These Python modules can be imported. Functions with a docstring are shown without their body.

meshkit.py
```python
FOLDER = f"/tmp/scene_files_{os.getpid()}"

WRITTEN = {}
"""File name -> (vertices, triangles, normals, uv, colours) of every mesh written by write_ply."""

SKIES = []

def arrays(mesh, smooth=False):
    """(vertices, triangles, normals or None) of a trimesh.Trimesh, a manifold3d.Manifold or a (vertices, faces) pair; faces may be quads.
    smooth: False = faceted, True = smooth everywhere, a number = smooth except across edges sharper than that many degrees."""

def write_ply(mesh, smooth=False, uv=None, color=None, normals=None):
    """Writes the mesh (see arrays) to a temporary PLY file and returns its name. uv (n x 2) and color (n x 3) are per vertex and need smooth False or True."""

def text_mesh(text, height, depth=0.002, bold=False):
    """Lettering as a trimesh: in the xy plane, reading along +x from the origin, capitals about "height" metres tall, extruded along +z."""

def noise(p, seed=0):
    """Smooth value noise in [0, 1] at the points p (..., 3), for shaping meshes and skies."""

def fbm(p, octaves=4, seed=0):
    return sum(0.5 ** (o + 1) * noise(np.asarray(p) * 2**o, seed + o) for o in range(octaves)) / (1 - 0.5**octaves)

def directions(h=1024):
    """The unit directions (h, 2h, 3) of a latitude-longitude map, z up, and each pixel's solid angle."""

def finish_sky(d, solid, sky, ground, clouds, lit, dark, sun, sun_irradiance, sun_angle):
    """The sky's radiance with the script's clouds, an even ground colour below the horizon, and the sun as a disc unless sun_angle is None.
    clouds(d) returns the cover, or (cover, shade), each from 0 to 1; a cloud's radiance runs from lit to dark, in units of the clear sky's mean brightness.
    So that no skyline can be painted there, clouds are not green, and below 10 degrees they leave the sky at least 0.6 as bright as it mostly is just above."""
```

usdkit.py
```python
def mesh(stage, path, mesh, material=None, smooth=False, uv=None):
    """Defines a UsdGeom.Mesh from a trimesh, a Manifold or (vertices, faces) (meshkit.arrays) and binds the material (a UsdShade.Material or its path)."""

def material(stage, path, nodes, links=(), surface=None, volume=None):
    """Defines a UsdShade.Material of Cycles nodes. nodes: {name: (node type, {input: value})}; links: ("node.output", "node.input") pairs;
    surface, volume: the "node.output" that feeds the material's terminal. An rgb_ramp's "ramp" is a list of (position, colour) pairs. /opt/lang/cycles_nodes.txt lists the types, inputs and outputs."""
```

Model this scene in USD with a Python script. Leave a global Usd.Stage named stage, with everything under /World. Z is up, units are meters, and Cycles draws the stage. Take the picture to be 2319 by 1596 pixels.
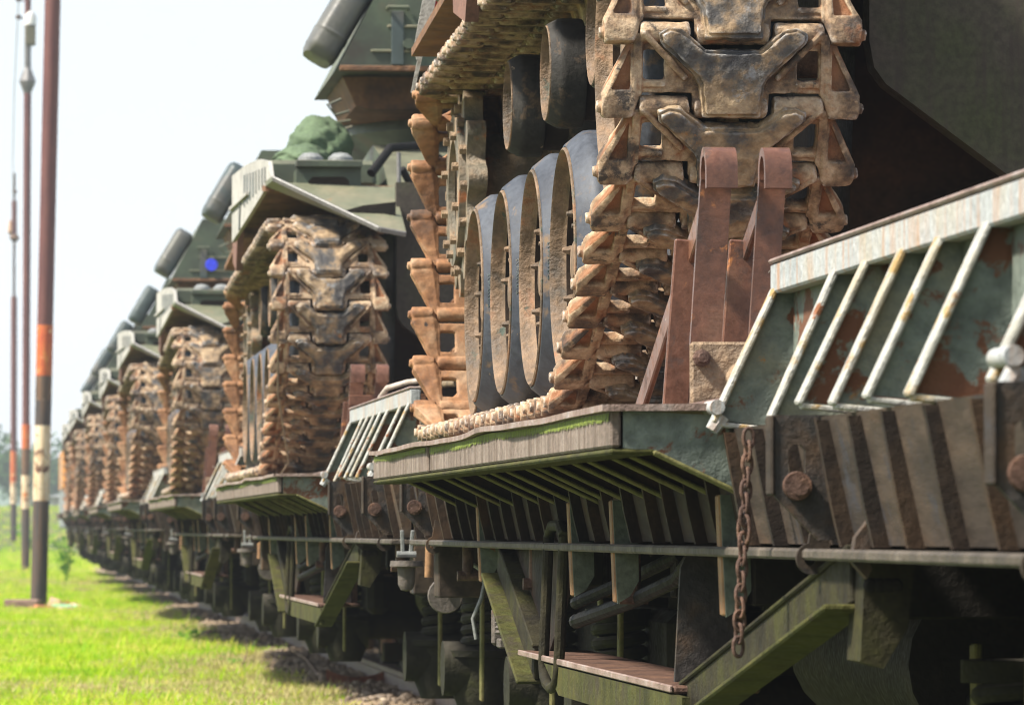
import math, random
import numpy as np, trimesh, shapely
import manifold3d as m3
from shapely.geometry import Polygon, Point
import usdkit, meshkit
from pxr import Usd, UsdGeom, UsdLux, UsdShade, Gf, Sdf, Vt

stage = Usd.Stage.CreateInMemory()
UsdGeom.SetStageUpAxis(stage, 'Z'); UsdGeom.SetStageMetersPerUnit(stage, 1.0)
UsdGeom.Xform.Define(stage, '/World'); UsdGeom.Scope.Define(stage, '/World/Looks')
rng = np.random.default_rng(7); random.seed(7)

# ------------------------------------------------------------------ camera
EYE = Gf.Vec3d(0, 0, 1.0)
cam = UsdGeom.Camera.Define(stage, '/World/camera')
YAW, PITCH = 5.6554, 2.0020
ps, th = math.radians(YAW), math.radians(PITCH)
F = Gf.Vec3d(math.sin(ps) * math.cos(th), math.cos(ps) * math.cos(th), math.sin(th))
R = Gf.Vec3d(math.cos(ps), -math.sin(ps), 0); U = Gf.Cross(R, F)
cam.AddTransformOp().Set(Gf.Matrix4d(R[0], R[1], R[2], 0, U[0], U[1], U[2], 0, -F[0], -F[1], -F[2], 0, EYE[0], EYE[1], EYE[2], 1))
cam.CreateHorizontalApertureAttr(36.0); cam.CreateVerticalApertureAttr(24.75)
cam.CreateFocalLengthAttr(36.0 * 11500 / 2319)
cam.CreateFStopAttr(16.0); cam.CreateFocusDistanceAttr(11.2)
cam.CreateClippingRangeAttr(Gf.Vec2f(0.1, 20000))
cam.CreateExposureAttr(1.3)

# ------------------------------------------------------------------ light
SUN = np.array([-0.80, -0.24, 1.0]); SUN /= np.linalg.norm(SUN)
ELEV, ROT = math.asin(SUN[2]), math.atan2(SUN[0], SUN[1])
sun = UsdLux.DistantLight.Define(stage, '/World/sun')
sun.CreateNormalizeAttr(True); sun.CreateIntensityAttr(1.1); sun.CreateAngleAttr(6.0); sun.CreateColorAttr(Gf.Vec3f(1.0, 0.93, 0.82))
zax = Gf.Vec3d(*SUN); xax = Gf.Cross(Gf.Vec3d(0, 0, 1), zax).GetNormalized(); yax = Gf.Cross(zax, xax)
sun.AddTransformOp().Set(Gf.Matrix4d(xax[0], xax[1], xax[2], 0, yax[0], yax[1], yax[2], 0, zax[0], zax[1], zax[2], 0, 0, 0, 50, 1))
sky = UsdLux.DomeLight.Define(stage, '/World/sky')
sky.GetPrim().SetCustomDataByKey('kind', 'structure')
sky.GetPrim().SetCustomDataByKey('label', 'bright hazy white sky with thin cloud')
skymat = usdkit.material(stage, '/World/Looks/sky_air', {
    'tc': ('texture_coordinate', {}),
    'mp': ('mapping', {'scale': (1.0, 1.0, 2.6)}),
    'n': ('noise_texture', {'scale': 2.2, 'detail': 7, 'roughness': 0.55, 'distortion': 0.4}),
    'r': ('map_range', {'from_min': 0.32, 'from_max': 0.62, 'to_min': 0.72, 'to_max': 1.0, 'clamp': True}),
    'sz': ('separate_xyz', {}), 'el': ('map_range', {'from_min': 0.05, 'from_max': 0.75, 'to_min': 1.0, 'to_max': 0.27, 'clamp': True}), 'me': ('math', {'math_type': 'multiply'}),
    's': ('sky_texture', {'sky_type': 'single_scattering', 'sun_disc': False, 'sun_elevation': ELEV, 'sun_rotation': ROT, 'aerosol_density': 2.0, 'altitude': 50}),
    'm': ('mix', {'mix_type': 'mix', 'color2': (3.9, 4.15, 4.3)}),
    'b': ('background_shader', {'strength': 0.1})},
    [('tc.generated', 'mp.vector'), ('mp.vector', 'n.vector'), ('n.fac', 'r.value'), ('tc.generated', 'sz.vector'), ('sz.z', 'el.value'), ('el.result', 'me.value1'), ('r.result', 'me.value2'), ('me.value', 'm.fac'), ('s.color', 'm.color1'), ('m.color', 'b.color')], surface='b.background')
UsdShade.MaterialBindingAPI.Apply(sky.GetPrim()).Bind(skymat)

# ------------------------------------------------------------------ materials
def paint(name, stops, scale=6.0, detail=8, rough=(0.55, 0.85), bump=0.25, bscale=60.0, stretch=(1, 1, 1), peel=None, dust=None, wear=None, metal=0.0, grain=0.35, bdist=0.01, streak=None, spec=0.5, cavity=None, both=False):
    """noise-graded paint: stops = ramp of the large noise; peel = (colour, scale, threshold, softness) second layer in patches; dust = (colour, amount) on upward faces; wear = colour on convex edges; streak = (colour, amount) vertical runs."""
    n = {'g': ('geometry', {}), 'mp': ('mapping', {'scale': stretch}),
         'n1': ('noise_texture', {'scale': scale, 'detail': detail, 'roughness': 0.62}),
         'rp': ('rgb_ramp', {'ramp': stops}),
         'n2': ('noise_texture', {'scale': bscale, 'detail': 5, 'roughness': 0.65}),
         'gr': ('map_range', {'from_min': 0.3, 'from_max': 0.7, 'to_min': 1 - grain, 'to_max': 1 + grain * 0.6, 'clamp': True}),
         'mg': ('mix', {'mix_type': 'multiply', 'fac': 1.0}),
         'cc': ('combine_color', {}),
         'rg': ('map_range', {'from_min': 0.3, 'from_max': 0.7, 'to_min': rough[0], 'to_max': rough[1], 'clamp': True}),
         'b': ('bump', {'strength': bump, 'distance': bdist}),
         'p': ('principled_bsdf', {'metallic': metal, 'specular_ior_level': spec})}
    l = [('g.position', 'mp.vector'), ('mp.vector', 'n1.vector'), ('g.position', 'n2.vector'), ('n1.fac', 'rp.fac'), ('n2.fac', 'gr.value'),
         ('gr.result', 'cc.r'), ('gr.result', 'cc.g'), ('gr.result', 'cc.b'), ('rp.color', 'mg.color1'), ('cc.color', 'mg.color2'), ('n2.fac', 'rg.value'), ('n2.fac', 'b.height'), ('b.normal', 'p.normal')]
    if both: l[l.index(('g.position', 'n2.vector'))] = ('mp.vector', 'n2.vector')
    col, rgh = 'mg.color', 'rg.result'
    def layer(tag, colour, facsock, r=None):
        nonlocal col, rgh
        n['m' + tag] = ('mix', {'mix_type': 'mix', 'color2': colour}); l.extend([(col, f'm{tag}.color1'), (facsock, f'm{tag}.fac')]); col = f'm{tag}.color'
        if r is not None:
            n['q' + tag] = ('mix_float', {'b': r}); l.extend([(rgh, f'q{tag}.a'), (facsock, f'q{tag}.fac')]); rgh = f'q{tag}.result'
    if streak:
        n['sm'] = ('mapping', {'scale': (22, 22, 1.6)}); n['sn'] = ('noise_texture', {'scale': 1.5, 'detail': 5, 'roughness': 0.6})
        n['sr'] = ('map_range', {'from_min': 0.5, 'from_max': 0.68, 'to_min': 0.0, 'to_max': streak[1], 'clamp': True})
        l.extend([('g.position', 'sm.vector'), ('sm.vector', 'sn.vector'), ('sn.fac', 'sr.value')]); layer('st', streak[0], 'sr.result')
    if peel:
        for i, pl in enumerate(peel if isinstance(peel, list) else [peel]):
            n[f'pn{i}'] = ('noise_texture', {'scale': pl[1], 'detail': 9, 'roughness': 0.66, 'distortion': 0.25})
            n[f'pr{i}'] = ('map_range', {'from_min': pl[2], 'from_max': pl[2] + pl[3], 'to_min': 0.0, 'to_max': 1.0, 'clamp': True})
            n[f'po{i}'] = ('mapping', {'location': (3.1 * i + 1.7, 5.3 * i, 2.2 * i)})
            l.extend([('g.position', f'po{i}.vector'), (f'po{i}.vector', f'pn{i}.vector'), (f'pn{i}.fac', f'pr{i}.value')]); layer(f'pe{i}', pl[0], f'pr{i}.result', 0.85)
    if dust:
        n['sx'] = ('separate_xyz', {}); n['dr'] = ('map_range', {'from_min': 0.15, 'from_max': 0.9, 'to_min': 0.0, 'to_max': dust[1], 'clamp': True})
        n['dm'] = ('math', {'math_type': 'multiply'}); n['dk'] = ('map_range', {'from_min': 0.35, 'from_max': 0.6, 'to_min': 0.35, 'to_max': 1.0, 'clamp': True})
        l.extend([('g.normal', 'sx.vector'), ('sx.z', 'dr.value'), ('dr.result', 'dm.value1'), ('n1.fac', 'dk.value'), ('dk.result', 'dm.value2')]); layer('du', dust[0], 'dm.value', 0.95)
    if cavity or wear:
        n['at'] = ('attribute', {'attribute': 'mask'}); n['as'] = ('separate_color', {}); l.append(('at.color', 'as.color'))
    if cavity:
        n['cr'] = ('map_range', {'from_min': 0.0, 'from_max': 1.0, 'to_min': 0.0, 'to_max': cavity[1], 'clamp': True}); n['cm'] = ('math', {'math_type': 'multiply'}); n['ck'] = ('map_range', {'from_min': 0.38, 'from_max': 0.56, 'to_min': 0.25, 'to_max': 1.0, 'clamp': True})
        l.extend([('as.g', 'cr.value'), ('cr.result', 'cm.value1'), ('n1.fac', 'ck.value'), ('ck.result', 'cm.value2')]); layer('cv', cavity[0], 'cm.value', 0.95)
    if wear:
        n['wm'] = ('math', {'math_type': 'multiply'}); n['wk'] = ('map_range', {'from_min': 0.42, 'from_max': 0.60, 'to_min': 0.0, 'to_max': 0.95, 'clamp': True})
        l.extend([('as.r', 'wm.value1'), ('n2.fac', 'wk.value'), ('wk.result', 'wm.value2')]); layer('we', wear[0], 'wm.value', 0.35)
    l.extend([(col, 'p.base_color'), (rgh, 'p.roughness')])
    return usdkit.material(stage, '/World/Looks/' + name, n, l, surface='p.BSDF')

RUST = (0.20, 0.075, 0.028)
M = {}
M['mud_steel'] = paint('mud_steel', [(0.33, (0.032, 0.024, 0.019)), (0.42, (0.105, 0.066, 0.040)), (0.49, (0.25, 0.165, 0.095)), (0.58, (0.42, 0.31, 0.20)), (0.66, (0.33, 0.205, 0.11)), (0.76, (0.26, 0.10, 0.04))], scale=12, bump=0.6, bscale=90, bdist=0.006, peel=[((0.22, 0.09, 0.036), 8.0, 0.57, 0.10), ((0.05, 0.038, 0.030), 14.0, 0.57, 0.07)], wear=((0.50, 0.45, 0.40), 0.53), rough=(0.5, 0.95), cavity=((0.22, 0.082, 0.030), 0.85))
M['rust_steel'] = paint('rust_steel', [(0.30, (0.075, 0.042, 0.025)), (0.42, (0.20, 0.09, 0.038)), (0.52, (0.29, 0.145, 0.066)), (0.62, (0.34, 0.215, 0.125)), (0.76, (0.26, 0.18, 0.12))], scale=6, bump=0.35, bscale=60, bdist=0.005, peel=((0.05, 0.04, 0.036), 11.0, 0.64, 0.03), rough=(0.6, 0.9))
M['mud_pad'] = paint('mud_pad', [(0.36, (0.035, 0.034, 0.036)), (0.45, (0.085, 0.075, 0.065)), (0.53, (0.22, 0.15, 0.085)), (0.66, (0.40, 0.29, 0.175))], scale=11, bump=0.55, bscale=45, bdist=0.010, peel=[((0.20, 0.20, 0.20), 13.0, 0.60, 0.08), ((0.30, 0.13, 0.04), 17.0, 0.63, 0.06)], rough=(0.45, 0.95), wear=((0.36, 0.35, 0.34), 0.5))
M['tyre'] = paint('tyre', [(0.35, (0.035, 0.041, 0.054)), (0.65, (0.066, 0.075, 0.092))], scale=9, bump=0.12, spec=0.3, rough=(0.5, 0.7), peel=[((0.17, 0.115, 0.07), 11.0, 0.57, 0.10), ((0.26, 0.19, 0.13), 26.0, 0.66, 0.03)])
M['tyre_old'] = paint('tyre_old', [(0.35, (0.018, 0.017, 0.016)), (0.65, (0.045, 0.042, 0.038))], scale=9, bump=0.3, spec=0.2, rough=(0.55, 0.8), peel=[((0.12, 0.08, 0.05), 9.0, 0.56, 0.08), ((0.30, 0.22, 0.15), 22.0, 0.66, 0.03)])
M['wheel'] = paint('wheel', [(0.3, (0.04, 0.036, 0.028)), (0.45, (0.12, 0.078, 0.045)), (0.58, (0.21, 0.135, 0.08)), (0.72, (0.24, 0.09, 0.034))], scale=8, bump=0.7, bscale=40, bdist=0.012, peel=((0.05, 0.065, 0.05), 9.0, 0.60, 0.05))
M['sprocket'] = paint('sprocket', [(0.3, (0.06, 0.07, 0.055)), (0.5, (0.17, 0.14, 0.10)), (0.65, (0.30, 0.21, 0.13))], scale=9, bump=0.5, peel=((0.30, 0.12, 0.045), 8.0, 0.57, 0.08), rough=(0.4, 0.8))
M['olive'] = paint('olive', [(0.30, (0.035, 0.025, 0.019)), (0.42, (0.045, 0.056, 0.038)), (0.55, (0.066, 0.088, 0.055)), (0.70, (0.095, 0.083, 0.055))], scale=2.2, detail=4, bump=0.12, rough=(0.45, 0.7), dust=((0.24, 0.20, 0.13), 0.35), grain=0.18, peel=((0.13, 0.06, 0.03), 9.0, 0.68, 0.05))
M['olive_pale'] = paint('olive_pale', [(0.30, (0.085, 0.095, 0.058)), (0.5, (0.13, 0.135, 0.085)), (0.70, (0.19, 0.17, 0.11))], scale=3, bump=0.12, rough=(0.45, 0.7), grain=0.2, peel=((0.22, 0.12, 0.06), 10.0, 0.66, 0.06))
M['hull_dark'] = paint('hull_dark', [(0.30, (0.0102, 0.0085, 0.0076)), (0.45, (0.0221, 0.0161, 0.0127)), (0.58, (0.0425, 0.0272, 0.0170)), (0.72, (0.0680, 0.0357, 0.0179))], scale=3.5, bump=0.3, rough=(0.6, 0.9), spec=0.15)  # dark hull brown, deepened so undersides and recesses carry shade in the colour
M['hull_plate'] = paint('hull_plate', [(0.32, (0.042, 0.036, 0.032)), (0.5, (0.068, 0.060, 0.047)), (0.68, (0.055, 0.062, 0.032))], scale=2.6, bump=0.15, rough=(0.45, 0.75), streak=((0.05, 0.04, 0.035), 0.7), spec=0.15)
M['fender_rust'] = paint('fender_rust', [(0.3, (0.07, 0.035, 0.02)), (0.5, (0.15, 0.07, 0.03)), (0.68, (0.23, 0.115, 0.05))], scale=7, bump=0.8, bscale=35)
M['canvas_white'] = paint('canvas_white', [(0.3, (0.25, 0.245, 0.225)), (0.6, (0.38, 0.37, 0.34))], scale=5, bump=0.4, rough=(0.8, 0.95))
M['canvas_green'] = paint('canvas_green', [(0.3, (0.045, 0.075, 0.038)), (0.6, (0.09, 0.135, 0.07))], scale=5, bump=0.3, rough=(0.8, 0.95))
M['canvas_brown'] = paint('canvas_brown', [(0.3, (0.11, 0.055, 0.04)), (0.6, (0.18, 0.09, 0.065))], scale=5, bump=0.3, rough=(0.8, 0.95))
M['stowage'] = paint('stowage', [(0.36, (0.040, 0.055, 0.052)), (0.48, (0.055, 0.075, 0.075)), (0.56, (0.085, 0.085, 0.078)), (0.68, (0.105, 0.105, 0.085))], scale=2.4, detail=3, bump=0.1, rough=(0.35, 0.6), grain=0.15)
M['black_rubber'] = paint('black_rubber', [(0.3, (0.0072, 0.0072, 0.0072)), (0.7, (0.0168, 0.0162, 0.0156))], scale=8, bump=0.2, rough=(0.5, 0.8), spec=0.15)
M['grey_metal'] = paint('grey_metal', [(0.3, (0.13, 0.137, 0.13)), (0.7, (0.25, 0.258, 0.25))], scale=8, bump=0.15, rough=(0.3, 0.55))
M['teal_peel'] = paint('teal_peel', [(0.3, (0.07, 0.088, 0.075)), (0.5, (0.135, 0.16, 0.135)), (0.7, (0.17, 0.165, 0.11))], scale=5, bump=0.5, bscale=40, peel=[((0.115, 0.045, 0.02), 6.5, 0.535, 0.03), ((0.30, 0.15, 0.04), 12.0, 0.66, 0.04)], rough=(0.5, 0.8))
M['bar_paint'] = paint('bar_paint', [(0.3, (0.25, 0.275, 0.285)), (0.5, (0.34, 0.355, 0.355)), (0.7, (0.33, 0.30, 0.24))], scale=5, bump=0.35, streak=((0.33, 0.16, 0.065), 0.75), rough=(0.45, 0.75), peel=((0.24, 0.11, 0.05), 16.0, 0.68, 0.04))
M['rib_edge'] = paint('rib_edge', [(0.3, (0.2430, 0.2385, 0.2025)), (0.5, (0.3780, 0.3780, 0.3510)), (0.7, (0.3060, 0.2610, 0.1710))], scale=10, bump=0.7, bscale=45, bdist=0.010, peel=[((0.30, 0.20, 0.08), 12.0, 0.55, 0.06), ((0.20, 0.075, 0.03), 17.0, 0.59, 0.04)], rough=(0.5, 0.8))
M['moss_edge'] = paint('moss_edge', [(0.3, (0.085, 0.085, 0.03)), (0.5, (0.145, 0.14, 0.055)), (0.7, (0.15, 0.115, 0.055))], scale=8, bump=0.5, bscale=45, peel=((0.06, 0.045, 0.025), 12.0, 0.62, 0.06), spec=0.15)
M['moss'] = paint('moss', [(0.3, (0.0245, 0.0245, 0.0086)), (0.5, (0.0540, 0.0533, 0.0144)), (0.68, (0.0756, 0.0684, 0.0202))], scale=7, stretch=(1, 1, 0.35), bump=0.6, bscale=50, peel=((0.04, 0.034, 0.02), 8.0, 0.53, 0.12), streak=((0.06, 0.07, 0.02), 0.55), rough=(0.6, 0.9), spec=0.15)
M['moss_shade'] = paint('moss_shade', [(0.3, (0.0130, 0.0111, 0.0072)), (0.5, (0.0273, 0.0240, 0.0117)), (0.68, (0.0423, 0.0423, 0.0117))], scale=7, bump=0.6, bscale=50, rough=(0.6, 0.9), spec=0.15)  # moss tone darkened: underframe shade put into the colour
M['green_fringe'] = paint('green_fringe', [(0.3, (0.075, 0.10, 0.014)), (0.6, (0.17, 0.22, 0.022))], scale=9, stretch=(1, 6, 1), bump=0.6, bscale=60, rough=(0.7, 0.95))
M['fascia'] = paint('fascia', [(0.3, (0.085, 0.062, 0.047)), (0.5, (0.165, 0.125, 0.10)), (0.7, (0.225, 0.185, 0.155))], scale=6, stretch=(1, 3, 0.8), bump=0.5, bscale=50, streak=((0.075, 0.048, 0.03), 0.8), rough=(0.6, 0.9))
M['deck_edge'] = paint('deck_edge', [(0.3, (0.13, 0.082, 0.066)), (0.5, (0.23, 0.16, 0.132)), (0.7, (0.30, 0.25, 0.23))], scale=12, bump=0.6, rough=(0.35, 0.7))
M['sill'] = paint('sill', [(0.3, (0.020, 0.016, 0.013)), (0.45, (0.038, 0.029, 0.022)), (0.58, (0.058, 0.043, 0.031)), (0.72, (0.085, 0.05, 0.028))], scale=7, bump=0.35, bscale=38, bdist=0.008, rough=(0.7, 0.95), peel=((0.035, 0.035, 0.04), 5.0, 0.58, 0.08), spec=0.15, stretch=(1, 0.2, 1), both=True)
M['flange'] = paint('flange', [(0.3, (0.0240, 0.0184, 0.0120)), (0.5, (0.0520, 0.0400, 0.0272)), (0.7, (0.1040, 0.0840, 0.0624))], scale=9, bump=0.6, bscale=40)
M['oxide'] = paint('oxide', [(0.3, (0.0553, 0.0255, 0.0161)), (0.5, (0.1275, 0.0536, 0.0306)), (0.7, (0.1827, 0.0952, 0.0561))], scale=6, stretch=(1, 1, 0.5), bump=0.15, bscale=50, peel=[((0.05, 0.030, 0.024), 7.0, 0.56, 0.08), ((0.36, 0.14, 0.04), 11.0, 0.62, 0.05), ((0.45, 0.42, 0.36), 14.0, 0.69, 0.02)], rough=(0.28, 0.5))
M['mud_plate'] = paint('mud_plate', [(0.3, (0.10, 0.065, 0.04)), (0.5, (0.24, 0.165, 0.10)), (0.7, (0.32, 0.22, 0.13))], scale=9, bump=1.0, bscale=40, bdist=0.015)
M['slot_plate'] = paint('slot_plate', [(0.3, (0.0240, 0.0232, 0.0240)), (0.5, (0.0440, 0.0400, 0.0376)), (0.7, (0.0880, 0.0520, 0.0280))], scale=8, bump=0.5, bscale=50, spec=0.15)
M['teal_plate'] = paint('teal_plate', [(0.3, (0.0700, 0.0840, 0.0630)), (0.6, (0.1120, 0.1295, 0.1015))], scale=6, bump=0.3, peel=((0.17, 0.07, 0.03), 14.0, 0.66, 0.04), spec=0.15)
M['rust_edge'] = paint('rust_edge', [(0.3, (0.16, 0.07, 0.028)), (0.6, (0.28, 0.16, 0.07))], scale=10, bump=0.4)
M['rust_dark'] = paint('rust_dark', [(0.3, (0.055, 0.035, 0.028)), (0.5, (0.105, 0.062, 0.047)), (0.7, (0.17, 0.095, 0.06))], scale=14, bump=0.6, bscale=70, rough=(0.4, 0.7), spec=0.15)
M['grime_shade'] = paint('grime_shade', [(0.3, (0.008, 0.007, 0.006)), (0.55, (0.018, 0.015, 0.012)), (0.75, (0.032, 0.025, 0.018))], scale=5, bump=0.5, rough=(0.55, 0.9), spec=0.15)  # near-black grime tone: the shade under the wagons is put into it
M['grime_moss_shade'] = paint('grime_moss_shade', [(0.3, (0.0088, 0.0083, 0.0060)), (0.55, (0.0220, 0.0209, 0.0121)), (0.75, (0.0385, 0.0429, 0.0110))], scale=6, bump=0.6, rough=(0.5, 0.9), dust=((0.10, 0.09, 0.075), 0.6), spec=0.15)  # mossy grime, darkened to paint in the shade round the bogies
M['bogie_grey'] = paint('bogie_grey', [(0.3, (0.0450, 0.0375, 0.0315)), (0.6, (0.0975, 0.0810, 0.0675))], scale=9, bump=0.5, peel=((0.2, 0.085, 0.03), 12.0, 0.62, 0.06))
M['cable'] = paint('cable', [(0.3, (0.28, 0.22, 0.18)), (0.6, (0.44, 0.38, 0.33))], scale=20, bump=0.4)
M['cable_dark'] = paint('cable_dark', [(0.3, (0.08, 0.055, 0.03)), (0.6, (0.16, 0.115, 0.06))], scale=20, bump=0.4)
M['rail'] = paint('rail', [(0.3, (0.05, 0.035, 0.03)), (0.6, (0.11, 0.07, 0.055))], scale=9, bump=0.5, rough=(0.4, 0.7))
M['sleeper'] = paint('sleeper', [(0.3, (0.04, 0.03, 0.022)), (0.6, (0.09, 0.068, 0.05))], scale=6, stretch=(0.4, 3, 3), bump=0.8)
M['pole_rust'] = paint('pole_rust', [(0.3, (0.075, 0.024, 0.022)), (0.5, (0.115, 0.037, 0.032)), (0.7, (0.15, 0.055, 0.04))], scale=2.5, stretch=(4, 4, 0.5), bump=0.2, rough=(0.5, 0.7))
M['pole_brown'] = paint('pole_brown', [(0.3, (0.05, 0.035, 0.025)), (0.5, (0.105, 0.062, 0.035)), (0.7, (0.20, 0.085, 0.03))], scale=3.5, stretch=(6, 6, 0.5), bump=0.3, peel=((0.55, 0.42, 0.26), 6.0, 0.62, 0.03))
M['pole_black'] = paint('pole_black', [(0.3, (0.03, 0.028, 0.03)), (0.5, (0.06, 0.045, 0.036)), (0.7, (0.14, 0.065, 0.03))], scale=3.5, stretch=(8, 8, 0.4), bump=0.2)
M['pole_orange'] = paint('pole_orange', [(0.3, (0.36, 0.06, 0.018)), (0.5, (0.50, 0.10, 0.02)), (0.7, (0.50, 0.24, 0.05))], scale=5, stretch=(6, 6, 0.8), bump=0.3, peel=((0.62, 0.45, 0.22), 7.0, 0.62, 0.03))
M['pole_cream'] = paint('pole_cream', [(0.3, (0.50, 0.30, 0.14)), (0.5, (0.66, 0.52, 0.34)), (0.7, (0.70, 0.62, 0.50))], scale=5, stretch=(6, 6, 0.8), bump=0.3, peel=[((0.5, 0.17, 0.045), 4.0, 0.56, 0.06), ((0.11, 0.05, 0.028), 5.0, 0.57, 0.03)], streak=((0.36, 0.16, 0.06), 0.7))
M['galv'] = paint('galv', [(0.3, (0.10, 0.097, 0.095)), (0.7, (0.17, 0.163, 0.157))], scale=8, bump=0.1, rough=(0.35, 0.55))
M['white_paint'] = paint('white_paint', [(0.3, (0.62, 0.61, 0.58)), (0.7, (0.76, 0.75, 0.72))], scale=8, bump=0.1)
M['lamp_olive'] = paint('lamp_olive', [(0.3, (0.09, 0.085, 0.05)), (0.7, (0.15, 0.135, 0.085))], scale=8, bump=0.1)
M['wire'] = paint('wire', [(0.3, (0.30, 0.33, 0.36)), (0.7, (0.42, 0.45, 0.48))], scale=8, bump=0.1)
M['brick'] = paint('brick', [(0.3, (0.30, 0.10, 0.05)), (0.6, (0.50, 0.19, 0.075))], scale=14, bump=0.5)
M['brick_pale'] = paint('brick_pale', [(0.3, (0.40, 0.22, 0.13)), (0.6, (0.55, 0.38, 0.26))], scale=14, bump=0.5)
M['wood'] = paint('wood', [(0.3, (0.09, 0.05, 0.035)), (0.6, (0.26, 0.165, 0.12))], scale=6, stretch=(0.5, 5, 5), bump=0.5)
M['plastic_green'] = paint('plastic_green', [(0.3, (0.10, 0.26, 0.12)), (0.6, (0.26, 0.46, 0.28))], scale=8, bump=0.3)
M['stone'] = paint('stone', [(0.3, (0.09, 0.066, 0.045)), (0.5, (0.20, 0.15, 0.105)), (0.7, (0.34, 0.265, 0.185))], scale=3, bump=0.5, bscale=30)
M['stone_pale'] = paint('stone_pale', [(0.3, (0.30, 0.24, 0.17)), (0.7, (0.48, 0.40, 0.30))], scale=5, bump=0.5, bscale=30)
M['rust_strip'] = paint('rust_strip', [(0.3, (0.14, 0.045, 0.025)), (0.6, (0.25, 0.085, 0.04))], scale=8, bump=0.4)
M['magenta'] = paint('magenta', [(0.3, (0.26, 0.03, 0.10)), (0.6, (0.42, 0.06, 0.17))], scale=5, bump=0.2)
M['pink_white'] = paint('pink_white', [(0.3, (0.40, 0.34, 0.35)), (0.6, (0.55, 0.48, 0.49))], scale=4, bump=0.2)
M['blue_disc'] = paint('blue_disc', [(0.3, (0.02, 0.035, 0.55)), (0.6, (0.035, 0.06, 0.75))], scale=4, bump=0.05)
M['red_cloth'] = paint('red_cloth', [(0.3, (0.52, 0.035, 0.045)), (0.6, (0.68, 0.06, 0.07))], scale=4, bump=0.1)
M['orange_van'] = paint('orange_van', [(0.3, (0.40, 0.15, 0.02)), (0.6, (0.52, 0.22, 0.03))], scale=3, bump=0.1)
M['grey_van'] = paint('grey_van', [(0.3, (0.13, 0.15, 0.15)), (0.6, (0.22, 0.24, 0.24))], scale=3, bump=0.1)
M['roof_pale'] = paint('roof_pale', [(0.3, (0.42, 0.43, 0.44)), (0.6, (0.55, 0.56, 0.57))], scale=2, bump=0.1)
M['wall_pale'] = paint('wall_pale', [(0.3, (0.40, 0.39, 0.37)), (0.6, (0.52, 0.51, 0.48))], scale=2, bump=0.1)
M['window_dark'] = paint('window_dark', [(0.3, (0.03, 0.035, 0.04)), (0.6, (0.05, 0.055, 0.06))], scale=2, rough=(0.1, 0.2), bump=0.02)
M['hill'] = paint('hill', [(0.3, (0.035, 0.075, 0.03)), (0.5, (0.055, 0.12, 0.035)), (0.7, (0.09, 0.16, 0.04))], scale=0.06, bump=0.5, bscale=0.6, bdist=1.0)
M['dirt'] = paint('dirt', [(0.3, (0.13, 0.09, 0.055)), (0.5, (0.25, 0.18, 0.11)), (0.7, (0.36, 0.28, 0.175))], scale=1.6, bump=0.8, bscale=25, bdist=0.03, rough=(0.85, 1.0))
M['turf'] = paint('turf', [(0.3, (0.05, 0.075, 0.012)), (0.5, (0.075, 0.10, 0.016)), (0.7, (0.12, 0.11, 0.04))], scale=0.9, bump=0.8, bscale=30, bdist=0.03, rough=(0.85, 1.0))

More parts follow.
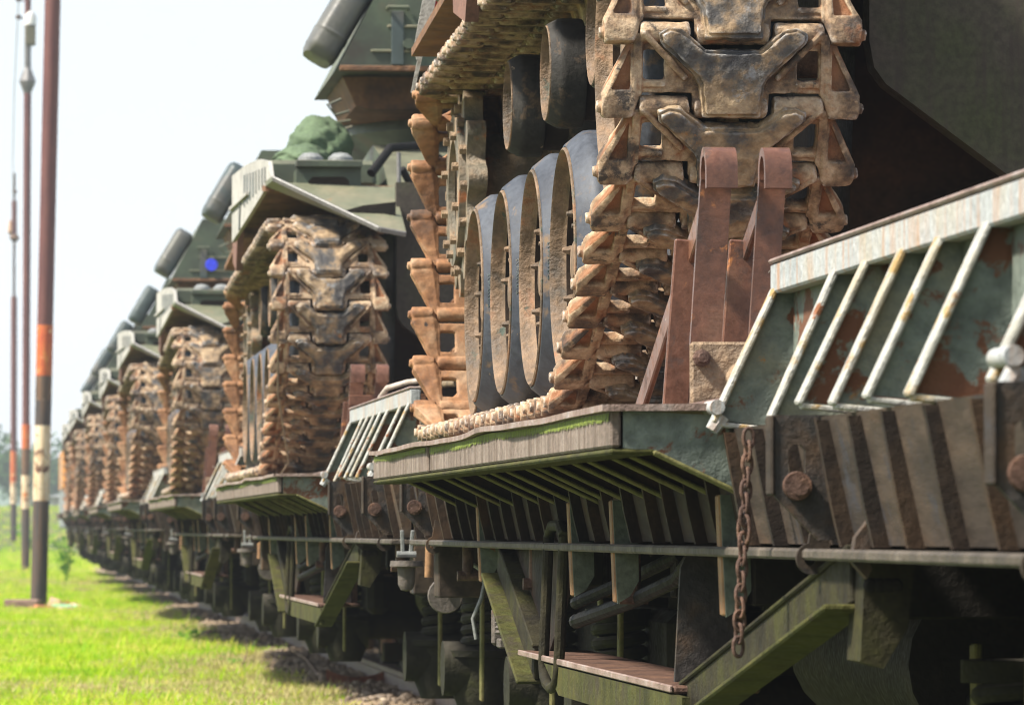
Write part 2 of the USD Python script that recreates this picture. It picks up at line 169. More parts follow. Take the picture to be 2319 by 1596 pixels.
def leaf(name, cols, trans, scale=0.8, gain=1.0):
    return usdkit.material(stage, '/World/Looks/' + name, {
        'g': ('geometry', {}), 'n': ('noise_texture', {'scale': scale, 'detail': 4}), 'o': ('object_info', {}),
        'a': ('math', {'math_type': 'multiply_add', 'value2': 0.45, 'value3': -0.22}), 'ad': ('math', {'math_type': 'add'}),
        'r': ('rgb_ramp', {'ramp': cols}), 'd': ('principled_bsdf', {'roughness': 0.55, 'specular_ior_level': 0.25}),
        't': ('translucent_bsdf', {}), 'm': ('mix_closure', {'fac': trans})},
        [('g.position', 'n.vector'), ('o.random', 'a.value1'), ('n.fac', 'ad.value1'), ('a.value', 'ad.value2'), ('ad.value', 'r.fac'), ('r.color', 'd.base_color'), ('r.color', 't.color'), ('d.BSDF', 'm.closure1'), ('t.BSDF', 'm.closure2')], surface='m.closure')
M['grass'] = leaf('grass_blade', [(0.25, (0.23, 0.44, 0.004)), (0.45, (0.33, 0.54, 0.006)), (0.58, (0.46, 0.58, 0.012)), (0.72, (0.60, 0.56, 0.12))], 0.5)
M['dry_grass'] = leaf('dry_grass_blade', [(0.3, (0.34, 0.30, 0.10)), (0.7, (0.52, 0.45, 0.22))], 0.35)
M['leaf'] = leaf('weed_leaf', [(0.3, (0.10, 0.30, 0.015)), (0.7, (0.19, 0.42, 0.03))], 0.4)

# ------------------------------------------------------------------ helpers
names = {}
def numbered(parent, name):
    k = (parent, name); names[k] = names.get(k, -1) + 1
    return name if names[k] == 0 else f'{name}_{names[k]:03d}'
def data(prim, label=None, cat=None, group=None, kind=None):
    for k, v in (('label', label), ('category', cat), ('group', group), ('kind', kind)):
        if v: prim.SetCustomDataByKey(k, v)
    return prim
def thing(name, label, cat, loc=(0, 0, 0), rz=0.0, group=None):
    x = UsdGeom.Xform.Define(stage, '/World/' + numbered('/World', name)); x.AddTranslateOp().Set(Gf.Vec3d(*map(float, loc))); x.AddRotateZOp().Set(float(rz))
    return data(x.GetPrim(), label, cat, group)
def copy_of(src, loc, rz, label, group=None):
    cd = src.GetCustomData()
    t = thing(src.GetName(), label, cd['category'], loc, rz, group or cd.get('group'))
    t.GetReferences().AddInternalReference(src.GetPath()); t.SetInstanceable(True)
    return t

def _cb():
    pts = []
    for sx in (-1, 1):
        for sy in (-1, 1):
            for sz in (-1, 1):
                for ax in range(3): pts.append((sx, sy, sz, ax))
    P = np.array([[s[0], s[1], s[2]] for s in pts], float); A = np.array([s[3] for s in pts])
    Q = P * 1.0; Q = Q * 1.0 - P * 0.2; Q[np.arange(24), A] = P[np.arange(24), A]
    h = trimesh.Trimesh(Q, np.array(trimesh.convex.hull_points(Q)) if False else None, process=False) if False else None
    from scipy.spatial import ConvexHull
    H = ConvexHull(Q); f = H.simplices.copy()
    for i, t in enumerate(f):
        nrm = np.cross(Q[t[1]] - Q[t[0]], Q[t[2]] - Q[t[0]])
        if nrm @ Q[t].mean(0) < 0: f[i] = t[::-1]
    return P, A, f
_CP, _CA, _CF = _cb()

class MB:
    def __init__(s): s.v, s.f, s.n = [], [], 0
    def add(s, v, f):
        v = np.asarray(v, float); f = np.asarray(f, int)
        if f.shape[1] == 4: f = np.vstack([f[:, [0, 1, 2]], f[:, [0, 2, 3]]])
        s.v.append(v); s.f.append(f + s.n); s.n += len(v); return s
    def frame(s, c, ex, ey, ez, hx, hy, hz, ch=0.004):
        ch = min(ch, hx * 0.8, hy * 0.8, hz * 0.8); h = np.array([hx, hy, hz])
        q = _CP * (h - ch); q[np.arange(24), _CA] = (_CP * h)[np.arange(24), _CA]
        B = np.array([ex, ey, ez], float)
        v = np.asarray(c, float) + q @ B
        return s.add(v, _CF if np.linalg.det(B) > 0 else _CF[:, ::-1])
    def box(s, x0, x1, y0, y1, z0, z1, ch=0.004):
        return s.frame(((x0 + x1) / 2, (y0 + y1) / 2, (z0 + z1) / 2), (1, 0, 0), (0, 1, 0), (0, 0, 1), abs(x1 - x0) / 2, abs(y1 - y0) / 2, abs(z1 - z0) / 2, ch)
    def bar(s, p, q, w, h, up=(0, 0, 1), ch=0.003):
        """w across, h along 'up'."""
        p, q = np.asarray(p, float), np.asarray(q, float); e = q - p; L = np.linalg.norm(e); e /= L
        side = np.cross(e, up); side /= np.linalg.norm(side); u = np.cross(side, e)
        return s.frame((p + q) / 2, e, side, u, L / 2, w / 2, h / 2, ch)
    def tube(s, path, r, n=8, cap=True):
        p = np.asarray(path, float); t = np.gradient(p, axis=0); t /= np.linalg.norm(t, axis=1, keepdims=True) + 1e-12
        a = np.zeros_like(p); ref = np.array([0, 0, 1.0]) if abs(t[0, 2]) < 0.9 else np.array([1.0, 0, 0])
        a[0] = np.cross(t[0], ref); a[0] /= np.linalg.norm(a[0])
        for i in range(1, len(p)):
            w = a[i - 1] - t[i] * (a[i - 1] @ t[i]); a[i] = w / (np.linalg.norm(w) + 1e-12)
        b = np.cross(t, a); ang = np.arange(n) * 2 * np.pi / n; rr = np.broadcast_to(r, (len(p),))[:, None, None]
        v = p[:, None] + rr * (np.cos(ang)[None, :, None] * a[:, None] + np.sin(ang)[None, :, None] * b[:, None])
        i, j = np.meshgrid(np.arange(len(p) - 1), np.arange(n), indexing='ij')
        q = np.stack([i * n + j, i * n + (j + 1) % n, (i + 1) * n + (j + 1) % n, (i + 1) * n + j], -1).reshape(-1, 4)
        f = np.vstack([q[:, [0, 1, 2]], q[:, [0, 2, 3]]]); v = v.reshape(-1, 3)
        if cap:
            v = np.vstack([v, p[0], p[-1]]); k = len(p) * n
            f = np.vstack([f, [[k, (j + 1) % n, j] for j in range(n)], [[k + 1, (len(p) - 1) * n + j, (len(p) - 1) * n + (j + 1) % n] for j in range(n)]])
        return s.add(v, f)
    def cyl(s, p, q, r, n=14, r2=None):
        return s.tube([p, q], [r, r if r2 is None else r2], n)
    def lathe(s, prof, c, axis='x', n=40, close=False):
        """prof: (radius, position along axis) pairs."""
        pr = np.asarray(prof, float)
        if close: pr = np.vstack([pr, pr[:1]])
        ang = np.arange(n) * 2 * np.pi / n; m = len(pr)
        ca, sa = np.cos(ang), np.sin(ang)
        rad = pr[:, 0][:, None]; pos = np.broadcast_to(pr[:, 1][:, None], (m, n))
        v = np.stack([pos, rad * ca, rad * sa], -1) if axis == 'x' else np.stack([rad * ca, pos, rad * sa], -1) if axis == 'y' else np.stack([rad * ca, rad * sa, pos], -1)
        i, j = np.meshgrid(np.arange(m - 1), np.arange(n), indexing='ij')
        q = np.stack([i * n + j, i * n + (j + 1) % n, (i + 1) * n + (j + 1) % n, (i + 1) * n + j], -1).reshape(-1, 4)
        return s.add(v.reshape(-1, 3) + np.asarray(c, float), q)
    def prism(s, poly, axis, a0, a1):
        """poly (list of 2D points or shapely polygon) extruded along axis: x -> (y,z), y -> (x,z), z -> (x,y)."""
        g = poly if isinstance(poly, Polygon) else Polygon(poly)
        t = trimesh.creation.extrude_polygon(g, abs(a1 - a0), engine='earcut'); v = np.array(t.vertices); f = np.array(t.faces); lo = min(a0, a1)
        if axis == 'x': v = np.stack([v[:, 2] + lo, v[:, 0], v[:, 1]], -1)
        elif axis == 'y': v = np.stack([v[:, 0], v[:, 2] + lo, v[:, 1]], -1); f = f[:, ::-1]
        else: v = v + [0, 0, lo]
        return s.add(v, f)
    def bolt(s, c, d, r=0.014, h=0.012):
        c, d = np.asarray(c, float), np.asarray(d, float)
        return s.tube([c, c + d * h], r, 6)
    def tri(s, m):
        v, f, _ = meshkit.arrays(m); return s.add(v, f)
    def mesh(s): return np.vstack(s.v), np.vstack(s.f)
    def build(s, name, mat, parent=None, smooth=35, off=(0, 0, 0), label=None, cat=None, group=None, kind=None, mask=None):
        pp = '/World' if parent is None else str(parent.GetPath())
        v, f = s.mesh()
        m = usdkit.mesh(stage, pp + '/' + numbered(pp, name), (v - np.asarray(off, float), f), M[mat] if isinstance(mat, str) else mat, smooth=smooth)
        if mask is not None: UsdGeom.PrimvarsAPI(m).CreatePrimvar('mask', Sdf.ValueTypeNames.Color3fArray, 'vertex').Set(Vt.Vec3fArray.FromNumpy(np.asarray(mask, np.float32)))
        return data(m.GetPrim(), label, cat, group, kind)

def man_to_tm(m):
    g = m.to_mesh(); return trimesh.Trimesh(np.array(g.vert_properties[:, :3]), np.array(g.tri_verts), process=True)
def soften(m, length, it=6, amp=0.0, fscale=60.0, seed=0):
    t = man_to_tm(m.refine_to_length(length))
    if it: trimesh.smoothing.filter_taubin(t, lamb=0.5, nu=0.53, iterations=it)
    if amp:
        n = t.vertex_normals; d = meshkit.fbm(np.asarray(t.vertices) * fscale, 3, seed) - 0.5
        t.vertices = t.vertices + n * (d * 2 * amp)[:, None]
    return t
def mbox(x0, x1, y0, y1, z0, z1): return m3.Manifold.cube((x1 - x0, y1 - y0, z1 - z0)).translate((x0, y0, z0))
def mcylx(x0, x1, y, z, r, n=20): return m3.Manifold.cylinder(x1 - x0, r, r, n).rotate((0, 90, 0)).translate((x0, y, z))
def mpoly(rings, z0, z1): return m3.Manifold.extrude(m3.CrossSection([np.array(r, float) for r in rings], m3.FillRule.EvenOdd), z1 - z0).translate((0, 0, z0))
def mcaps(p, q, r):
    s = m3.Manifold.sphere(r, 10); return m3.Manifold.batch_hull([s.translate(tuple(p)), s.translate(tuple(q))])
def smoothstep(a, b, x): t = np.clip((np.asarray(x, float) - a) / (b - a), 0, 1); return t * t * (3 - 2 * t)

# ------------------------------------------------------------------ setting: ground, bed, hills
def ground_z(x, y):
    x, y = np.asarray(x, float), np.asarray(y, float)
    z = 2.0 * smoothstep(125, 235, y) + 0.10 * smoothstep(30, 60, y) * 0
    z = z + 0.05 * smoothstep(1.5, 2.0, x) * (1 - smoothstep(3.9, 4.6, x))
    return z + 0.03 * (meshkit.noise(np.stack([x * 0.7, y * 0.7, 0 * x], -1), 3) - 0.5) * (1 - smoothstep(60, 120, y))
def grid(xs, ys, zf):
    X, Y = np.meshgrid(xs, ys); v = np.stack([X, Y, zf(X, Y)], -1).reshape(-1, 3); nx = len(xs)
    i, j = np.meshgrid(np.arange(len(ys) - 1), np.arange(nx - 1), indexing='ij'); a = (i * nx + j).ravel()
    return v, np.stack([a, a + 1, a + nx + 1, a + nx], -1)
xs = np.concatenate([-np.geomspace(4000, 12, 22), np.arange(-10, 12.01, 0.4), np.geomspace(14, 4000, 22)])
ys = np.concatenate([-np.geomspace(600, 5, 12), np.arange(-3, 260, 1.0), np.geomspace(270, 8000, 30)])
b = MB(); b.add(*grid(xs, ys, ground_z)); b.build('ground', 'turf', smooth=True, kind='structure', label='flat trackside ground under green and straw coloured grass')
def bed_z(x, y):
    n = meshkit.fbm(np.stack([x * 5, y * 5, 0 * x], -1), 4, 11)
    edge = 1.72 + 0.35 * (meshkit.fbm(np.stack([0 * x, y * 0.8, 0 * x], -1), 3, 5) - 0.5)
    return ground_z(x, y) + 0.022 * (n - 0.45) + 0.035 - 0.16 * (1 - smoothstep(-0.15, 0.22, x - edge)) - 0.16 * smoothstep(4.1, 4.6, x)
b = MB(); b.add(*grid(np.arange(1.3, 4.9, 0.09), np.concatenate([np.arange(4, 60, 0.12), np.arange(60, 128, 0.6)]), bed_z))
b.build('track_bed', 'dirt', smooth=True, kind='structure', label='stony brown dirt bed in the shade under the train')
# rails and sleepers
trk = thing('railway_track', 'single metre-gauge railway track on dirt bed under the train', 'railway track', (2.8, 0, 0.04))
for sx in (-1, 1):
    prof = [(-.055, 0), (.055, 0), (.055, .008), (.012, .02), (.010, .085), (.03, .098), (.03, .125), (.024, .13), (-.024, .13), (-.03, .125), (-.03, .098), (-.010, .085), (-.012, .02), (-.055, .008)]
    MB().prism([(x + sx * .53, z + .02) for x, z in prof], 'y', 3, 126).build('rail', 'rail', trk)
for k in range(90):
    y = 10 + k * .68 + rng.normal(0, .03); MB().box(-1.0, 1.0, y - .11, y + .11, -.12, .018 + rng.normal(0, .006), .012).build('sleeper', 'sleeper', trk)

def hill_mesh(y0, hs, seed, x0=-260, x1=520, n=260):
    x = np.linspace(x0, x1, n); v, f = [], []
    rows = [(0, 0), (40, .45), (90, .8), (160, 1.0), (260, .9), (380, .0)]
    Z = []
    for dy, k in rows:
        h = hs(x) * k; nz = meshkit.fbm(np.stack([x * .045, np.full(n, dy * .05), 0 * x], -1), 5, seed)
        Z.append(np.stack([x, np.full(n, y0 + dy) , 1.5 + h * (0.72 + .5 * nz) - (3 if k == 0 else 0)], -1))
    v = np.concatenate(Z); i, j = np.meshgrid(np.arange(len(rows) - 1), np.arange(n - 1), indexing='ij'); a = (i * n + j).ravel()
    return v, np.stack([a, a + 1, a + n + 1, a + n], -1)
b = MB(); b.add(*hill_mesh(900, lambda x: 12.5 + 3 * np.sin(x * .021 + 1), 21)); b.build('hills', 'hill', smooth=True, kind='structure', label='low wooded hills on the horizon left of the poles')

# ------------------------------------------------------------------ tank
SH = 0.022
CIRC = [(1.117, .412, .300 + SH), (4.66, .345, .233 + SH), (4.72, .815, .300), (3.0, .945, .135 + SH), (1.05, .945, .135 + SH), (.402, .820, .40)]
hullp = shapely.union_all([Point(y, z).buffer(r, 48) for y, z, r in CIRC]).convex_hull
ring = np.array(hullp.exterior.coords)
if hullp.exterior.is_ccw is False: ring = ring[::-1]
# ring runs counter-clockwise in (y,z): bottom towards +y, up at the rear, forward along the top, DOWN at the front -> reverse so that the front runs upwards
ring = ring[::-1]
seg = np.linalg.norm(np.diff(ring, axis=0), axis=1); cum = np.concatenate([[0], np.cumsum(seg)]); LEN = cum[-1]
NS = int(round(LEN / .1524)); PITCH_ = LEN / NS
def on_loop(s):
    s = np.mod(s, LEN); return np.array([np.interp(s, cum, ring[:, 0]), np.interp(s, cum, ring[:, 1])])

def shoe_steel():
    parts = []
    hole = lambda s: [(s * .137, -.020), (s * .182, -.020), (s * .182, .042), (s * .137, .042)]
    body = [(-.19, .074), (-.19, -.046), (-.079, -.046), (-.079, -.082), (.079, -.082), (.079, -.046), (.19, -.046), (.19, .074), (.086, .074), (.086, .036), (-.086, .036), (-.086, .074)]
    parts.append(mpoly([body, hole(1), hole(-1)], -.013, .009))
    parts.append(mcylx(-.075, .075, -.076, 0, .023))
    for s in (-1, 1):
        a0, a1 = sorted((s * .203, s * .2665)); parts.append(mcylx(a0, a1, -.076, 0, .023)); 
        a0, a1 = sorted((s * .088, s * .190)); parts.append(mcylx(a0, a1, .076, 0, .023))
        a0, a1 = sorted((s * .262, s * .277)); parts.append(mcylx(a0, a1, -.076, 0, .013, 8))
        pts = [(s * a, b_, c) for a, b_, c in ((.186, .084, -.014), (.186, .084, .006), (.206, .072, -.014), (.206, .072, .006), (.2665, -.048, -.020), (.2665, -.048, .016), (.202, -.060, -.020), (.202, -.060, .018), (.186, -.045, -.013), (.186, -.045, .008), (.262, -.098, -.012), (.262, -.098, .020), (.2665, -.070, .025), (.202, -.070, .025), (.203, -.098, -.012), (.203, -.098, .020))]
        wedge = m3.Manifold.hull_points(np.array(pts)); pk = [(s * .209, .046), (s * .209, -.040), (s * .249, -.040)]
        if s > 0: pk = pk[::-1]
        parts.append(wedge - mpoly([pk], .0055, .1))
        parts.append(mcaps((s * .201, .072, .002), (s * .262, -.052, .010), .0075))
        a0, a1 = sorted((s * .185, s * .203)); parts.append(mbox(a0, a1, -.052, .076, -.014, .016))
        parts.append(mcaps((s * .183, .078, .020), (s * .098, -.012, .014), .0075))
        parts.append(mbox(*sorted((s * .135, s * .19)), -.034, -.022, -.013, .013))
    parts.append(m3.Manifold.hull_points(np.array([(x, y, z) for x, y, z in [(-.022, -.05, -.012), (.022, -.05, -.012), (-.022, .045, -.012), (.022, .045, -.012), (-.010, -.03, -.085), (.010, -.03, -.085), (-.010, .02, -.085), (.010, .02, -.085)]])))
    return m3.Manifold.batch_boolean(parts, m3.OpType.Add)
def shoe_pad():
    h = [(.060, -.094), (.066, -.030), (.076, -.012), (.150, .058), (.154, .078), (.132, .090), (.106, .086), (.056, .044)]
    poly = Polygon([(-a, b_) for a, b_ in h][::-1][::-1] + [(a, b_) for a, b_ in h][::-1]); poly = shapely.geometry.polygon.orient(poly)
    low = mpoly([list(poly.exterior.coords)[:-1]], .006, .032); inner = poly.buffer(-.007, join_style=2)
    top = mpoly([list(inner.exterior.coords)[:-1]], .03, .041)
    return low + top
STEEL = shoe_steel(); PAD = shoe_pad()
def mask_of(t, wing=True):
    v = np.asarray(t.vertices); n = t.vertex_normals; e = t.edges_unique; d = v[e[:, 1]] - v[e[:, 0]]; L = np.linalg.norm(d, axis=1) + 1e-9
    c = np.zeros(len(v)); k = np.zeros(len(v))
    for a, sg in ((0, 1), (1, -1)): np.add.at(c, e[:, a], sg * (d * n[e[:, a]]).sum(1) / L); np.add.at(k, e[:, a], 1)
    c /= np.maximum(k, 1)
    for _ in range(2):
        q = np.zeros(len(v)); np.add.at(q, e[:, 0], c[e[:, 1]]); np.add.at(q, e[:, 1], c[e[:, 0]]); c = .5 * c + .5 * q / np.maximum(k, 1)
    conv = np.clip((-c - .10) / .14, 0, 1); conc = np.clip((c - .0) / .10, 0, 1)
    if wing:
        a, b_, h = np.abs(v[:, 0]), v[:, 1], v[:, 2]; w = ((a > .203) & (b_ > -.045) & (h < .0115) & (h > -.006)).astype(float); conc = np.clip(conc * .7 + w, 0, 1)
    return np.stack([conv, conc, 0 * conv], -1)
steel_hi = [soften(STEEL, .0085, 5, .0022, 55, s) for s in range(3)]
steel_lo = [soften(STEEL, .016, 3, .002, 40, 9 + s) for s in range(2)]
pad_hi = [soften(PAD, .007, 4, .0050, 45, 20 + s) for s in range(3)]
pad_lo = [soften(PAD, .014, 3, .004, 45, 30 + s) for s in range(2)]
MASK = {id(t): mask_of(t) for t in steel_hi + steel_lo}; MASK.update({id(t): mask_of(t, False) for t in pad_hi + pad_lo})

def place_shoe(t, c, bdir, cdir, cx, flip):
    v = np.array(t.vertices); f = np.array(t.faces)
    if flip: v = v * [-1, 1, 1]; f = f[:, ::-1]
    B = np.array([[1, 0, 0], [0, bdir[0], bdir[1]], [0, cdir[0], cdir[1]]])
    w = v @ B + [cx, c[0], c[1]]
    return w, (f if np.linalg.det(B) > 0 else f[:, ::-1])
TX = -1.333   # left track centre

def wheel_profile(r):   # rim barrel; axial position grows inwards (+x), rim lip at 0
    return [(r * .785, .036), (r * .81, .030), (r * .825, .024), (r * .838, .004), (r * .852, -.002), (r * .868, .001), (r * .87, .06)]
def tyre_profile(r): return [(r * .86, .008), (r * .875, .004), (r * .895, .006), (r * .975, .036), (r * .995, .046), (r, .058), (r, .118), (r * .985, .130), (r * .93, .134), (r * .86, .134)]
def add_wheel(t, name, y, z, r, x, inner=True, text=None, ws=1.0):
    wheel_prof = lambda q: [(a, p * ws) for a, p in wheel_profile(q)]
    tyre_prof = lambda q: [(a, p * ws) for a, p in tyre_profile(q)]
    b = MB(); b.lathe(wheel_prof(r), (x, y, z), 'x', 56)
    for k in range(6):
        a = k * math.pi / 3 + .3; b.tube([(x + .085, y + .115 * math.cos(a), z + .115 * math.sin(a)), (x + .03, y + .115 * math.cos(a), z + .115 * math.sin(a)), (x + .012, y + .115 * math.cos(a), z + .115 * math.sin(a))] if r > .2 else [(x + .085, y + .06 * math.cos(a), z + .06 * math.sin(a)), (x + .04, y + .06 * math.cos(a), z + .06 * math.sin(a))], [.014, .012, .005] if r > .2 else .010, 6)
    if inner: b.lathe([(0, .0), (r * .86, .0), (r * .88, .12 * ws), (0, .12 * ws)], (x + .19 * ws ** .6, y, z), 'x', 32)
    b.cyl((x + .1, y, z), (x + .46, y, z), .05, 12)
    b.lathe([(0, .020), (r * .13, .022), (r * .19, .030), (r * .24, .065), (r * .30, .11), (r * .30, .16)], (x, y, z), 'x', 28)
    w = b.build(name, 'wheel', t)
    MB().lathe([(0, .148), (r * .795, .148), (r * .78, .035), (r * .86, .035), (r * .88, .16), (0, .16)], (x, y, z), 'x', 32).build('disc', 'hull_dark', w)  # disc and barrel coloured dark to paint the shade inside the dish
    q = MB(); q.lathe(tyre_prof(r), (x, y, z), 'x', 72)
    if inner: q.lathe(tyre_prof(r), (x + .19 * ws ** .6, y, z), 'x', 40)
    q.build('tyre', 'tyre' if ws == 1 else 'tyre_old', w, smooth=40)
    if text:
        m = meshkit.text_mesh(text, .016, .0012); v = np.array(m.vertices); f = np.array(m.faces)
        u = v[:, 0] - v[:, 0].mean(); k = (v[:, 1] / .016 - .5) * .5 + .5; a = math.radians(174) - u / (r * .95)
        rr = r * (.900 + .060 * k) + v[:, 2]; w3 = np.stack([x + .0075 + .026 * k - v[:, 2], y + rr * np.cos(a), z + rr * np.sin(a)], -1)
        g = MB(); g.add(w3, f); g.build('size_lettering', 'stowage', w, smooth=False)
    return w

def build_tank(label, loc):
    t = thing('light_tank', label, 'tank', loc, 0, 'tracked light tanks loaded on the flat wagons')
    # tracks, shoe by shoe
    for k in range(NS):
        s0 = k * PITCH_ + .05; p, q = on_loop(s0), on_loop(s0 + PITCH_); c = (p + q) / 2; d = (q - p) / np.linalg.norm(q - p); nrm = np.array([-d[1], d[0]])
        if nrm @ (c - [2.6, .7]) < 0: nrm = -nrm
        hi = c[0] < 1.5 and c[1] < .98 or c[0] > 4.6
        st = steel_hi[rng.integers(3)] if hi else steel_lo[rng.integers(2)]; pd = pad_hi[rng.integers(3)] if hi else pad_lo[rng.integers(2)]
        fl = bool(rng.integers(2)); cx = TX + rng.normal(0, .0015)
        b = MB(); b.add(*place_shoe(st, c, d, nrm, cx, fl)); sh = b.build('track_shoe', 'rust_steel' if c[0] > 4.75 else 'mud_steel', t, smooth=True, mask=MASK[id(st)])
        b = MB(); b.add(*place_shoe(pd, c, d, nrm, cx, fl)); b.build('rubber_pad', 'mud_pad', sh, smooth=True, mask=MASK[id(pd)])
    # right-hand track, out of the picture: one plain belt
    b = MB()
    for k in range(NS):
        s0 = k * PITCH_ + .05; p, q = on_loop(s0), on_loop(s0 + PITCH_); c = (p + q) / 2; d = (q - p) / np.linalg.norm(q - p); nrm = np.array([-d[1], d[0]])
        b.frame((-TX, c[0], c[1]), (1, 0, 0), (0, d[0], d[1]), (0, nrm[0], nrm[1]), .262, .07, .02)
    b.build('track', 'mud_steel', t, label='far side track')
    for y in (1.117, 1.827, 2.572, 3.326): add_wheel(t, 'road_wheel', y, .412, .300, -1.56, text='25½X4½' if 1.5 < y < 4 else None)
    add_wheel(t, 'trailing_wheel', 4.66, .345, .233, -1.44)
    for y in (1.117, 1.842, 2.575, 3.32, 4.06):
        b = MB(); b.lathe([(0, .0), (.2, .0), (.29, .03), (.300, .03), (.300, .26), (0, .26)], (1.2, y, .412), 'x', 24); b.build('road_wheel', 'wheel', t)
    for y in (1.05, 2.05, 3.0): add_wheel(t, 'return_roller', y, .925, .135, -1.50, inner=True, ws=.68)
    add_wheel(t, 'idler_wheel', .402, .820, .372, -1.53)
    # sprocket: two toothed rings, bolted
    def gear(x0, x1):
        a = np.linspace(0, 2 * math.pi, 241)[:-1]; c = np.cos(12 * a + .7); r = .288 + .030 * np.sign(c) * np.abs(c) ** .7
        pts = np.stack([4.72 + r * np.cos(a), .815 + r * np.sin(a)], -1)
        g = Polygon(pts).difference(Point(4.72, .815).buffer(.165, 24)); return MB().prism(g, 'x', x0, x1)
    b = gear(-1.475, -1.42); sp = b.build('drive_sprocket', 'sprocket', t)
    b = MB(); b.prism(Point(4.72, .815).buffer(.225, 32).difference(Point(4.72, .815).buffer(.15, 24)), 'x', -1.495, -1.475); b.lathe([(0, -1.46), (.10, -1.47), (.17, -1.45), (.17, -1.05), (0, -1.05)], (0, 4.72, .815), 'x', 32); b.build('sprocket_hub', 'sprocket', sp)
    for k in range(14):
        a = 2 * math.pi * k / 14; MB().bolt((-1.475, 4.72 + .245 * math.cos(a), .815 + .245 * math.sin(a)), (-1, 0, 0), .015, .02).build('bolt', 'mud_plate', sp)
    for k in range(10):
        a = 2 * math.pi * (k + .5) / 10; MB().bolt((-1.495, 4.72 + .19 * math.cos(a), .815 + .19 * math.sin(a)), (-1, 0, 0), .014, .018).build('bolt', 'mud_plate', sp)
    gear(-1.225, -1.19).build('drive_sprocket', 'sprocket', t)
    # hull
    prof = [(.55, .43), (4.9, .43), (5.15, .75), (5.1, 1.30), (4.9, 1.38), (1.1, 1.38), (.55, 1.2), (.45, .8)]
    b = MB().prism(prof, 'x', -1.0, 1.0); b.build('hull', 'hull_dark', t, smooth=20)
    sec = [(-1.015, 1.40), (-1.015, .83), (-1.005, .775), (-.98, .74), (-.70, .535), (.70, .535), (.98, .74), (1.005, .775), (1.015, .83), (1.015, 1.40)]
    b = MB().prism(sec, 'y', .18, .26); b.build('nose_plate', 'hull_plate', t, smooth=30)
    b = MB()
    for s in (-1, 1):
        b.box(s * .62 - .03, s * .62 + .03, .30, .42, .36, .75)
    b.box(-.9, .9, .36, .56, .36, .46); b.build('nose_brace', 'hull_dark', t)
    b = MB(); b.cyl((-1.012, 1.55, .86), (-.99, 1.55, .86), .06, 20); b.build('hull_port', 'grime_shade', t)
    for i, (y, z) in enumerate(((1.9, .95), (3.25, .6), (2.6, .95))):
        MB().box(-1.10, -1.0, y - .05, y + .05, z - .10, z + .10).build('bump_stop', 'hull_dark', t)
    # upper hull and glacis
    b = MB(); b.prism([(.30, 1.10), (.30, 1.22), (1.35, 1.60), (1.9, 1.70), (4.9, 1.60), (5.2, 1.40), (5.2, 1.2), (.6, 1.2)], 'x', -1.0, 1.0); b.build('upper_hull', 'olive', t, smooth=20)
    for s in (-1, 1):
        b = MB(); b.prism([(.50, 1.40), (.9, 1.432), (4.95, 1.26), (4.95, 1.235), (.9, 1.405), (.50, 1.375)], 'x', *(sorted((s * 1.60, s * 1.0)))); fd = b.build('fender', 'fender_rust' if s < 0 else 'olive', t)
        # front mudguard: slopes down and in, outer corner cut back
        P0, P1, P2, P3, P4 = (s * 1.60, .50, 1.42), (s * 1.58, .22, 1.428), (s * 1.12, -.20, 1.172), (s * 1.0, -.20, 1.150), (s * 1.0, .50, 1.40)
        up = np.array([0, -.35, .93]); up /= np.linalg.norm(up); pts = np.array([P0, P1, P2, P3, P4]); v = np.vstack([pts, pts - up * .022])
        f = [(0, 1, 2), (0, 2, 4), (2, 3, 4)]; ff = f + [tuple(i + 5 for i in g[::-1]) for g in f]
        for i in range(5): j = (i + 1) % 5; ff += [(i, i + 5, j + 5), (i, j + 5, j)]
        ff = np.array(ff); ff = ff if s > 0 else ff[:, ::-1]
        MB().add(v, ff).build('mudguard', 'olive_pale', fd, smooth=15)
        q = sorted((s * 1.28, s * 1.03)); MB().prism([(s * 1.29, 1.250), (s * 1.03, 1.238), (s * 1.03, 1.300), (s * 1.18, 1.282)], 'y', .02, .035).build('guard_gap', 'grime_shade', fd)  # dark wedge laid on the guard as the painted shade of a gap
        b = MB(); b.bar(np.array(P1) - up * .012, np.array(P2) - up * .012, .012, .024, up); b.bar(np.array(P2) - up * .012, np.array(P3) - up * .012, .012, .024, up); b.build('guard_lip', 'galv', fd)
    # stowage on the left fender: pale slotted cover, bins
    sk = lambda y: -1.565 - .040 * (y - .4)
    def sheet(poly, th_, nm, mat, par):
        b = MB(); b.prism(poly, 'x', 0, th_); v = b.v[0]; v[:, 0] = sk(v[:, 1]) - v[:, 0]; b.f[0] = b.f[0][:, ::-1]; return b.build(nm, mat, par, smooth=20)
    skp = sheet([(.36, 1.42), (.50, 1.515), (1.0, 1.56), (1.7, 1.585), (2.5, 1.585), (2.5, 1.25), (1.4, 1.335)], .018, 'side_skirt', 'canvas_white', t)
    for k in range(8):
        y = .62 + k * .16; sheet([(y, 1.425 - .02 * k * .3), (y + .05, 1.425 - .02 * k * .3), (y + .05, 1.50 + .006 * k), (y, 1.495 + .006 * k)], .021, 'slot', 'stowage', skp)  # dark strips laid on the skirt, painting the shade of recessed slots
    sheet([(1.5, 1.44), (2.5, 1.425), (2.5, 1.41), (1.5, 1.425)], .034, 'seam', 'canvas_white', skp); sheet([(1.95, 1.43), (1.98, 1.43), (2.06, 1.285), (2.02, 1.29)], .024, 'strap', 'stowage', skp)
    b = MB(); b.box(-1.57, -1.05, .95, 2.3, 1.43, 1.555, .02); b.build('fender_bin', 'olive', t)
    b = MB(); b.box(-1.57, -1.05, 2.6, 4.6, 1.36, 1.62, .02); b.build('fender_bin', 'olive', t)
